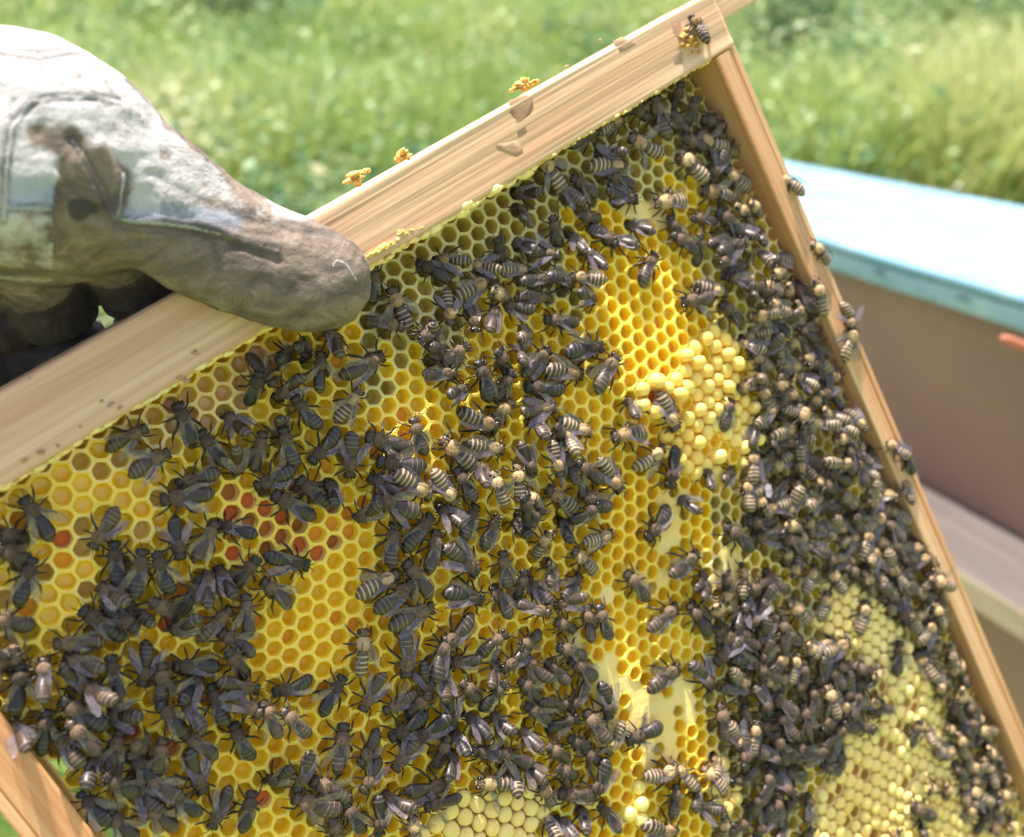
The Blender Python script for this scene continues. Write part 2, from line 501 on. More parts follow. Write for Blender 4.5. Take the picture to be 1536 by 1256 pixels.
# lean of the lid: it slopes gently down towards the viewer's end
far = at(1167, 239, 1.0) - CAMP
e1 = (cam_vec(-0.392, -0.367, 1.0)).normalized()
e2 = (d2 - e1 * d2.dot(e1)).normalized(); e3 = e1.cross(e2) * -1
if e3.z < 0: e3 = -e3
t = (A0 - CAMP).dot(e3) / far.dot(e3); Pf = CAMP + far * t
LW = (Pf - A0).dot(e2)
tfar = (Pf - A0).dot(e1)
HM = Matrix(((e2.x, e1.x, e3.x, A0.x), (e2.y, e1.y, e3.y, A0.y), (e2.z, e1.z, e3.z, A0.z), (0, 0, 0, 1)))
print('lid width', LW, 'tfar', tfar, 'A0', A0, 'sun elev', math.degrees(elev))
K = LW / 0.5
m = mat('blue_lid_paint', (0.42, 0.66, 0.78), 0.32)
v = coords(m, 'Object')
cc = ramp(m, noise(m, v, 9 / K, 6, 0.6), [(0.3, (0.14, 0.28, 0.40)), (0.55, (0.20, 0.35, 0.46)), (0.8, (0.32, 0.43, 0.50))])
cc = mix(m, ramp(m, noise(m, coords(m, 'Object', (40, 6, 40)), 2.0, 5, 0.7), [(0.66, (0, 0, 0)), (0.78, (0.7, 0.7, 0.7))]), cc, (0.42, 0.47, 0.48))
base(m, cc); bump(m, noise(m, v, 40, 4), 0.15, 0.003); M['blue'] = m
m = mat('blue_rim_paint', (0.22, 0.44, 0.60), 0.4)
v = coords(m, 'Object')
cc = ramp(m, noise(m, v, 22, 6, 0.65), [(0.3, (0.20, 0.33, 0.45)), (0.5, (0.27, 0.40, 0.50)), (0.7, (0.40, 0.47, 0.50))])
base(m, cc); M['blue_rim'] = m
m = mat('brown_box_paint', (0.25, 0.16, 0.13), 0.6)
v = coords(m, 'Object')
base(m, ramp(m, noise(m, v, 3.5, 5, 0.5), [(0.3, (0.21, 0.11, 0.082)), (0.6, (0.28, 0.15, 0.11)), (0.8, (0.34, 0.185, 0.12))]))
bump(m, noise(m, coords(m, 'Object', (30, 2, 30)), 6, 5), 0.15, 0.003); M['brown_box'] = m
M['ledge'] = wood_mat('dark_ledge_top', [(0.065, 0.049, 0.043), (0.09, 0.069, 0.062), (0.115, 0.09, 0.082)], 1)  # dark brown-grey wood on the ledge top
M['ledge_edge'] = wood_mat('pale_ledge_edge', [(0.34, 0.23, 0.16), (0.44, 0.31, 0.22), (0.50, 0.38, 0.28)], 1)
M['nail'] = mat('nail_steel', (0.06, 0.10, 0.14), 0.45, Metallic=0.6)
M['red_stick'] = mat('red_handle_paint', (0.46, 0.13, 0.075), 0.45)

hive = thing('beehive', 'brown painted beehive under a pale blue lid beyond the side bar', 'beehive', HM)
y0, y1 = -1.2 * K * 0.6, tfar + 0.06
RIM = 0.050 * K
bm = box_board(0.0, LW, y0, y1, -0.012, 0.0, 4, 12, 1, 0.004, 1, 0.0012)
link('lid', bm_mesh('lid', bm, [M['blue']], True), hive)
bm = box_board(0.0035, 0.018, y0 + .003, y1 - .003, -RIM, -0.0125, 1, 24, 2, 0.003, 2, 0.0015)
rimo = link('lid_rim', bm_mesh('lid_rim', bm, [M['blue_rim']], True), hive)
bm = box_board(LW - 0.018, LW - 0.003, y0 + .003, y1 - .003, -RIM, -0.0125, 1, 6, 1, 0.003, 2, 0.001)
link('lid_rim', bm_mesh('lid_rim', bm, [M['blue_rim']], True), hive)
BD = 0.42 * K
bm = box_board(0.022, LW - 0.022, y0 + .02, y1 - .02, -BD, -0.014, 2, 6, 2, 0.004, 3, 0.001)
link('hive_body', bm_mesh('hive_body', bm, [M['brown_box']], True), hive)
# nail heads with the paint lifted round them in little crescents
def hive_pix(px, py, x):
    """hive space point on the plane x=const seen at a pixel"""
    d = HM.to_3x3().transposed() @ cam_vec((px - CX) / FPX, (py - CY) / FPX, 1.0)
    o = HM.inverted() @ CAMP
    k = (x - o.x) / d.x
    return o + d * k
for (px, py, s_) in [(1319, 413, 1.0), (1444, 452, 1.15), (1288, 409, 0.35), (1400, 449, 0.35)]:
    p = hive_pix(px, py, 0.0018)
    bag = Bag(); R_ = 0.0105 * K * s_
    pts = [(p.x - 0.0005, p.y + R_ * math.cos(a), p.z + R_ * math.sin(a) * 0.55) for a in np.linspace(0.15, 2.9, 9)]
    bag.add(tube(pts, [0.0006 * K] + [0.0019 * K * s_] * 7 + [0.0006 * K], 6))
    link('nail_head', mesh_from('nail_head', bag.V, bag.F, [M['nail']]), rimo)
# ledge of the stand sticking out below the box
pa = hive_pix(1379, 720, 0.022); pb = hive_pix(1536, 793, 0.022)
LZ = pa.z
def hive_level(px, py, z):
    d = HM.to_3x3().transposed() @ cam_vec((px - CX) / FPX, (py - CY) / FPX, 1.0)
    o = HM.inverted() @ CAMP
    return o + d * ((z - o.z) / d.z)
pc = hive_level(1430, 850, LZ)
print('ledge', pa, pb, pc)
bm = box_board(min(pc.x, -0.03), 0.0215, y0 + .02, y1 - .02, LZ - 0.03, LZ, 1, 8, 1, 0.003, 5, 0.001)
me = bm_mesh('ledge', bm, [M['ledge'], M['ledge_edge']], False)
for f in me.polygons:
    if f.normal.x < -0.7: f.material_index = 1
link('ledge', me, hive)
bm = box_board(min(pc.x, -0.03) + 0.02, LW - .03, y0 + .03, y1 - .03, LZ - 0.75, LZ - 0.031, 1, 4, 1, 0.004, 6, 0.001)
link('stand', bm_mesh('stand', bm, [M['brown_box']], False), hive)
# end of a red handled tool standing beside the hive
P0 = at(1502, 507, 0.80); P1 = at(1640, 560, 0.86)
ax = (P1 - P0).normalized()
V_, F_ = tube([P0 + ax * k * (P1 - P0).length for k in (0, .03, .08, .5, 1)], [0.0016, 0.0032, 0.0038, 0.0038, 0.0042], 12)
cen = P0.copy()
me = mesh_from('handle', [v_ - cen for v_ in V_], F_, [M['red_stick']])
ht = thing('hive_tool', 'blunt end of a red hive tool beside the brown hive wall', 'hive tool', Matrix.Translation(cen))
link('handle', me, ht)
bag = Bag(); q0 = P1 - cen
bl = [q0 + ax * 0.0 , q0 + ax * 0.05, q0 + ax * 0.10]
bag.add(tube(bl, [0.0045, 0.007, 0.009], 8))
link('blade', mesh_from('blade', bag.V, bag.F, [M['nail']]), ht)

# ================================================================== THE HIVE FRAME
frame = thing('framed_honeycomb', 'pine hive frame of honeycomb held up tilted by the gloved hand', 'hive frame', FM)
MM = 0.001


def zs(x, y):
    """how far the comb face stands out at x, y (mm)"""
    z = 1.6 * mnoise.noise(Vector((x * 0.022, y * 0.022, 1.3))) + 0.5 * mnoise.noise(Vector((x * 0.07, y * 0.07, 7.7)))
    z -= 3.6 * math.exp(-((286 - x) / 16) ** 2) + 1.2 * math.exp(-((y + 0) / 9) ** 2)
    z += 2.6 * math.exp(-(((x - 212) / 26) ** 2 + ((y + 78) / 30) ** 2))
    z += 2.2 * math.exp(-(((x - 250) / 34) ** 2 + ((y + 230) / 60) ** 2))
    z -= 4.2 * math.exp(-(y / 42) ** 2) * (1 if x > 90 else .35 + .65 * max(0, x) / 90)
    return z - 0.4


# top bar, with the lug sticking out past the side bar
ZF = 4.0
def board(name, x0, x1, y0, y1, z0, z1, m, n=(1, 1, 1), bev=0.5, rough=0.12, seed=0, parent=None):
    bm = box_board(x0 * MM, x1 * MM, y0 * MM, y1 * MM, z0 * MM, z1 * MM, n[0], n[1], n[2], bev * MM, seed, rough * MM)
    return link(name, bm_mesh(name, bm, [m]), parent or frame)

def topbar():
    # front face carved with shallow weathered grain furrows
    V = []; F = []
    xs_ = np.linspace(-18, 294.2, 261); ys_ = np.linspace(0, 19.2, 49)
    for y in ys_:
        for x in xs_:
            g = 0
            for k, (f, a) in enumerate(((0.30, 0.16), (0.75, 0.11), (1.9, 0.06))):
                g += a * mnoise.noise(Vector((x * 0.012 + k * 7, (y + 0.6 * math.sin(x * 0.018)) * f, 2.0 + k)))
            e = min(y, 19.2 - y); r_ = 0.55 * max(0, 1 - e / 0.8) ** 2
            ye = y + (0.25 * mnoise.noise(Vector((x * 0.11, 3, 3))) if y in (0, 19.2) else 0)
            V.append((x * MM, ye * MM, (ZF - r_ + g) * MM))
    nx_ = len(xs_); ny_ = len(ys_)
    for j in range(ny_ - 1):
        for i in range(nx_ - 1):
            a = j * nx_ + i; F.append((a, a + 1, a + nx_ + 1, a + nx_))
    b0 = len(V)
    for y in (0.0, 19.2):
        for x in (-18, 294.2): V.append((x * MM, y * MM, -21 * MM))
    bot = list(range(0, nx_)); top = [(ny_ - 1) * nx_ + i for i in range(nx_)]
    lft = [j * nx_ for j in range(ny_)]; rgt = [j * nx_ + nx_ - 1 for j in range(ny_)]
    F.append(tuple(bot[::-1] + [b0, b0 + 1])); F.append(tuple(top + [b0 + 3, b0 + 2]))
    F.append(tuple(lft + [b0 + 2, b0])); F.append(tuple(rgt[::-1] + [b0 + 1, b0 + 3])); F.append((b0, b0 + 2, b0 + 3, b0 + 1))
    me = mesh_from('top_bar', V, F, [M['wood_top']], smooth=True)
    for p in me.polygons:
        if len(p.vertices) > 4 or p.index == len(me.polygons) - 1: p.use_smooth = False
    return link('top_bar', me, frame)
tb = topbar()
board('lug', 294.4, 316, 9.0, 18.9, -19, 3.2, M['wood_top'], (4, 1, 1), 0.8, 0.2, 3, tb)
board('lug', -46, -18.2, 9.0, 18.9, -19, 3.2, M['wood_top'], (4, 1, 1), 0.8, 0.2, 3, tb)


def side_bar(prof, y_top, y_bot, m, n=60, seed=0):
    rings = []
    for k in range(n + 1):
        y = y_top + (y_bot - y_top) * k / n
        rings.append([((x + 0.10 * mnoise.noise(Vector((x * .3, y * .05, seed)))) * MM, y * MM, (z + 0.12 * mnoise.noise(Vector((x * .4, y * .04, seed + 5)))) * MM) for x, z in prof])
    Vv, Ff = grid_tube(rings)
    me = mesh_from('side_bar', Vv, Ff, [m], smooth=False)
    return link('side_bar', me, frame)
side_bar([(284.2, -28), (284.2, 3.5), (284.7, 4.0), (291.0, 4.0), (291.4, 3.0), (292.2, 3.0), (292.6, 3.6), (294.4, 3.6), (294.9, 3.2), (294.9, -28)], -0.3, -372, M['wood_side'])
side_bar([(-12.5, -28), (-12.5, 3.0), (-12.0, 3.5), (-10.0, 3.5), (-9.6, 3.0), (-9.2, 3.6), (-0.6, 3.6), (0, 3.1), (0, -28)], -0.3, -372, M['wood_orange'], seed=9)
board('bottom_bar', 0.2, 284, -372, -362, -12, 2, M['wood_side'], (4, 1, 1))

# ------------------------------------------------------------------ honeycomb cells
POLY = {
    'drone': [(968, 540), (1000, 580), (1030, 512), (1080, 492), (1130, 540), (1136, 650), (1105, 722), (1040, 716), (994, 690), (980, 640), (950, 600)],
    'brood': [(1215, 1262), (1235, 1160), (1290, 1060), (1300, 1000), (1225, 940), (1235, 860), (1320, 900), (1385, 1000), (1425, 1090), (1560, 1300)],
    'brood2': [(615, 1262), (650, 1195), (730, 1185), (800, 1165), (832, 1200), (800, 1262)],
    'brood3': [(1060, 1170), (1085, 1140), (1118, 1165), (1112, 1215), (1075, 1235)],
    'bright': [(925, 1205), (950, 1170), (978, 1195), (965, 1230), (930, 1232)],
    'pale1': [(895, 965), (925, 995), (965, 1030), (1005, 1015), (1035, 1028), (1055, 1060), (1020, 1090), (1010, 1130), (960, 1150), (930, 1110), (905, 1090), (885, 1060)],
    'pale2': [(985, 738), (1030, 735), (1040, 775), (1020, 800), (1000, 830), (975, 800)],
    'pale3': [(835, 960), (875, 955), (880, 990), (850, 1010)],
    'pale4': [(895, 880), (925, 870), (925, 905), (900, 905)],
    'pale5': [(1070, 870), (1100, 780), (1130, 900), (1165, 900), (1165, 1000), (1110, 920)],
    'pale6': [(925, 300), (990, 300), (1010, 335), (950, 345)],
    'pale7': [(955, 860), (995, 860), (1000, 885), (975, 900)],
    'nectar': [(-30, 745), (175, 640), (245, 700), (250, 800), (215, 900), (110, 930), (-30, 940)],
    'brownp': [(-40, 720), (300, 560), (400, 500), (420, 560), (330, 640), (240, 690), (180, 650), (60, 720)],
    'gold': [(220, 900), (400, 740), (520, 720), (640, 620), (700, 700), (640, 900), (860, 850), (900, 900), (1100, 980), (880, 1000), (700, 1010), (560, 1262), (200, 1262)],
    'orangep': [(330, 730), (490, 690), (560, 740), (540, 800), (480, 850), (400, 830), (340, 800)],
    'orange2': [(960, 470), (1050, 500), (1010, 560), (975, 660), (930, 650), (940, 560)],
}
REDS = [(325, 603), (108, 812), (112, 845), (145, 893), (90, 935), (205, 948), (228, 968), (335, 730), (338, 765), (365, 745), (348, 822), (446, 815), (472, 826),
        (400, 1205), (210, 1110), (265, 1125), (975, 600), (58, 955), (260, 940), (262, 978), (395, 760), (420, 772), (384, 700), (205, 1095), (1470, 1130)]
ORNG = [(885, 973), (890, 990), (930, 1055), (932, 1075), (1004, 1040), (938, 1130), (958, 1140), (985, 945), (960, 1155), (1035, 940), (942, 1195), (940, 1240), (990, 1240),
        (530, 540), (512, 553), (605, 618), (965, 520), (975, 640), (960, 500), (1180, 790), (700, 1180), (620, 1010), (35, 725), (255, 925), (270, 955), (240, 990), (300, 1210)]
HOLES = [(1325, 1120), (1291, 1155), (1250, 1190), (1276, 1222), (1310, 1245), (1315, 1035), (1338, 1060), (1366, 1165), (1360, 1090), (1370, 1050), (1300, 1010), (1083, 1197)]


def near(px, py, pts, r=12.0):
    return any((px - a) ** 2 + (py - b) ** 2 < r * r for a, b in pts)


def cell_kind(px, py, rnd):
    if near(px, py, REDS): return 'red'
    if near(px, py, ORNG): return 'orange'
    if near(px, py, HOLES): return 'rusthole'
    if in_poly(px, py, POLY['drone']): return 'drone' if rnd < .86 else 'nectar_open'
    if in_poly(px, py, POLY['bright']): return 'dronebright'
    for k in ('brood', 'brood2', 'brood3'):
        if in_poly(px, py, POLY[k]): return 'drone2'
    for k in ('pale1', 'pale2', 'pale3', 'pale4', 'pale5', 'pale6', 'pale7'):
        if in_poly(px, py, POLY[k]): return 'flat' if rnd < .9 else 'brown'
    if in_poly(px, py, POLY['nectar']): return 'nectar' if rnd < .62 else ('orange' if rnd < .68 else 'brown')
    if in_poly(px, py, POLY['brownp']): return 'nectar_brown' if rnd < .4 else 'brown'
    if in_poly(px, py, POLY['orangep']): return 'rust' if rnd < .35 else ('orange' if rnd < .62 else 'gold')
    if in_poly(px, py, POLY['orange2']): return 'orange' if rnd < .5 else 'gold'
    if in_poly(px, py, POLY['gold']): return 'gold' if rnd < .93 else 'orange'
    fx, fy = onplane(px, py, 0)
    if px > 540 and fy > -30 + 22 * mnoise.noise(Vector((fx * .05, fy * .05, 4))) + 14 * (rnd - .5): return 'olive'  # duller wax paints in the shade below the top bar
    if px > 1060: return 'brown' if rnd < .6 else 'olive'
    return 'olivegold'


PITCHC = 5.3


def warp(x, y):
    p = Vector((x * 0.05, y * 0.05, 0.5))
    q_ = Vector((x * 0.21, y * 0.21, 3.1))
    return x + 0.9 * mnoise.noise(p) + 0.38 * mnoise.noise(q_), y + 0.9 * mnoise.noise(p + Vector((5, 5, 5))) + 0.38 * mnoise.noise(q_ + Vector((8, 1, 0)))


def surf(x, y, dz=0.0):
    wx, wy = warp(x, y)
    f = Vector((wx * .9, wy * .9, dz))
    return Vector(((wx + .10 * mnoise.noise(f)) * MM, (wy + .10 * mnoise.noise(f + Vector((3, 3, 3)))) * MM, (zs(wx, wy) + dz + .16 * mnoise.noise(f * .8)) * MM))


def cell_geo(cx, cy, kind, rnd):
    """one hexagonal cell: rounded rim, tapering throat and floor (or a cap)"""
    R_ = PITCHC / math.sqrt(3)
    out = []
    for k in range(12):
        a = math.pi / 2 + k * math.pi / 6
        rr = R_ if k % 2 == 0 else R_ * math.cos(math.pi / 6)
        out.append((rr * math.cos(a), rr * math.sin(a)))
    hexr = lambda s, rd: [(s * ((1 - rd) * ox + rd * R_ * 0.93 * math.cos(math.pi / 2 + k * math.pi / 6)), s * ((1 - rd) * oy + rd * R_ * 0.93 * math.sin(math.pi / 2 + k * math.pi / 6))) for k, (ox, oy) in enumerate(out)]
    V = []; F = []; mi = []
    def ring(pts, dz): V.extend(surf(cx + x, cy + y, dz) for x, y in pts)
    def quads(m_):
        n0 = len(V) - 24
        for k in range(12):
            F.append((n0 + k, n0 + (k + 1) % 12, n0 + 12 + (k + 1) % 12, n0 + 12 + k)); mi.append(m_)
    def fan(m_, c, dz):
        V.append(surf(cx + c[0], cy + c[1], dz)); n0 = len(V) - 13
        for k in range(12): F.append((n0 + k, n0 + (k + 1) % 12, len(V) - 1)); mi.append(m_)
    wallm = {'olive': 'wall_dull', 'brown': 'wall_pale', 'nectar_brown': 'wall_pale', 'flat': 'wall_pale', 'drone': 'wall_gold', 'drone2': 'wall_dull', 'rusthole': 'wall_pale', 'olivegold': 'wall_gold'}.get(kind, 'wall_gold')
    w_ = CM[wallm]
    if kind in ('drone', 'drone2', 'dronebright', 'flat'):
        capm = CM[{'drone': 'cap_drone', 'drone2': 'cap', 'dronebright': 'cap_bright', 'flat': 'cap'}[kind]]
        if kind == 'flat':
            j = 0.12 * (rnd - .5)
            ring(out, 0.0); ring(hexr(0.82, .6), 0.03 + j * .4); quads(capm); ring(hexr(0.5, .9), 0.02 - j * .5); quads(capm); fan(capm, (0.3 * (rnd - .5), 0.2), 0.02 + j * .4)
        else:
            h = (1.7 if kind == 'drone2' else 2.1) * (0.6 + 0.8 * rnd); jx = 0.35 * math.sin(cx * 7.1 + cy * 3); jy = 0.35 * math.cos(cx * 5.3 - cy * 4); sq = .86 + .22 * ((rnd * 7) % 1)
            if kind == 'drone': h *= 1.0 + 0.8 * (math.sin(cx * 1.7 + cy) > 0.3)
            ring(out, -1.0); ring(hexr(0.90 * (.94 + .08 * rnd), .9), h * .15); quads(w_); ring([(a + jx * .6, b + jy * .6) for a, b in hexr(0.80 * sq, 1)], h * .74); quads(capm)
            ring([(a + jx, b + jy) for a, b in hexr(0.46 * sq, 1)], h * .95); quads(capm); fan(capm, (jx, jy), h)
        return V, F, mi
    lift = 0.0
    if kind in ('gold', 'olivegold', 'orange') and rnd > .97: lift = 0.5
    ring(out, -0.10); ring(hexr(0.925, .22), 0.06 + lift); quads(w_)
    ring(hexr(0.835, .45), 0.0 + lift); quads(w_); ring(hexr(0.80, .55), -0.55); quads(w_)
    depth, fl, inner = {
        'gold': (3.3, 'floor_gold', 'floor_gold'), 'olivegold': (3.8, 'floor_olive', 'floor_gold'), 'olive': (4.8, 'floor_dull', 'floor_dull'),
        'brown': (3.6, 'floor_brown', 'floor_olive'), 'red': (2.2, 'red', 'floor_brown'), 'orange': (3.4, 'orange', 'floor_gold'),
        'rust': (3.6, 'rust', 'floor_brown'), 'rusthole': (7.5, 'floor_brown', 'floor_brown'), 'nectar': (2.6, 'nectar', 'floor_gold'),
        'nectar_open': (3.0, 'nectar', 'floor_gold'), 'nectar_brown': (3.4, 'nectar_brown', 'floor_brown')}[kind]
    depth *= 0.8 + 0.4 * rnd
    ring(hexr(0.74, .8), -depth); quads(CM[inner])
    if 'nectar' in kind:
        ring(hexr(0.55, .9), -depth - 0.35); quads(CM[fl]); fan(CM[fl], (0, 0), -depth - 0.45)
    elif kind in ('red', 'orange', 'rust'):
        ring(hexr(0.4, .9), -depth + 0.25 * (rnd - .3)); quads(CM[fl]); fan(CM[fl], (0.3 * rnd, -.2), -depth + 0.35)
    else:
        fan(CM[fl], (0, 0), -depth - 1.2)
    return V, F, mi


cells = []
ny = int(366 / (PITCHC * math.sqrt(3) / 2))
for j in range(-1, ny):
    y = 1.4 - j * PITCHC * math.sqrt(3) / 2 - 2.0
    for i in range(-1, 56):
        x = 1.6 + i * PITCHC + (j % 2) * PITCHC / 2
        if x > 283 or x < 1: continue
        if y > 3: continue
        px, py = pix(x, y, zs(x, y))
        # free lower left edge of the comb, short of the side bar
        bl = (px - 92) * (1262 - 1150) - (py - 1150) * (196 - 92)
        if py > 1120 and bl < 0: continue
        if py > 1600 or px > 1800: continue
        cells.append((x, y, px, py))

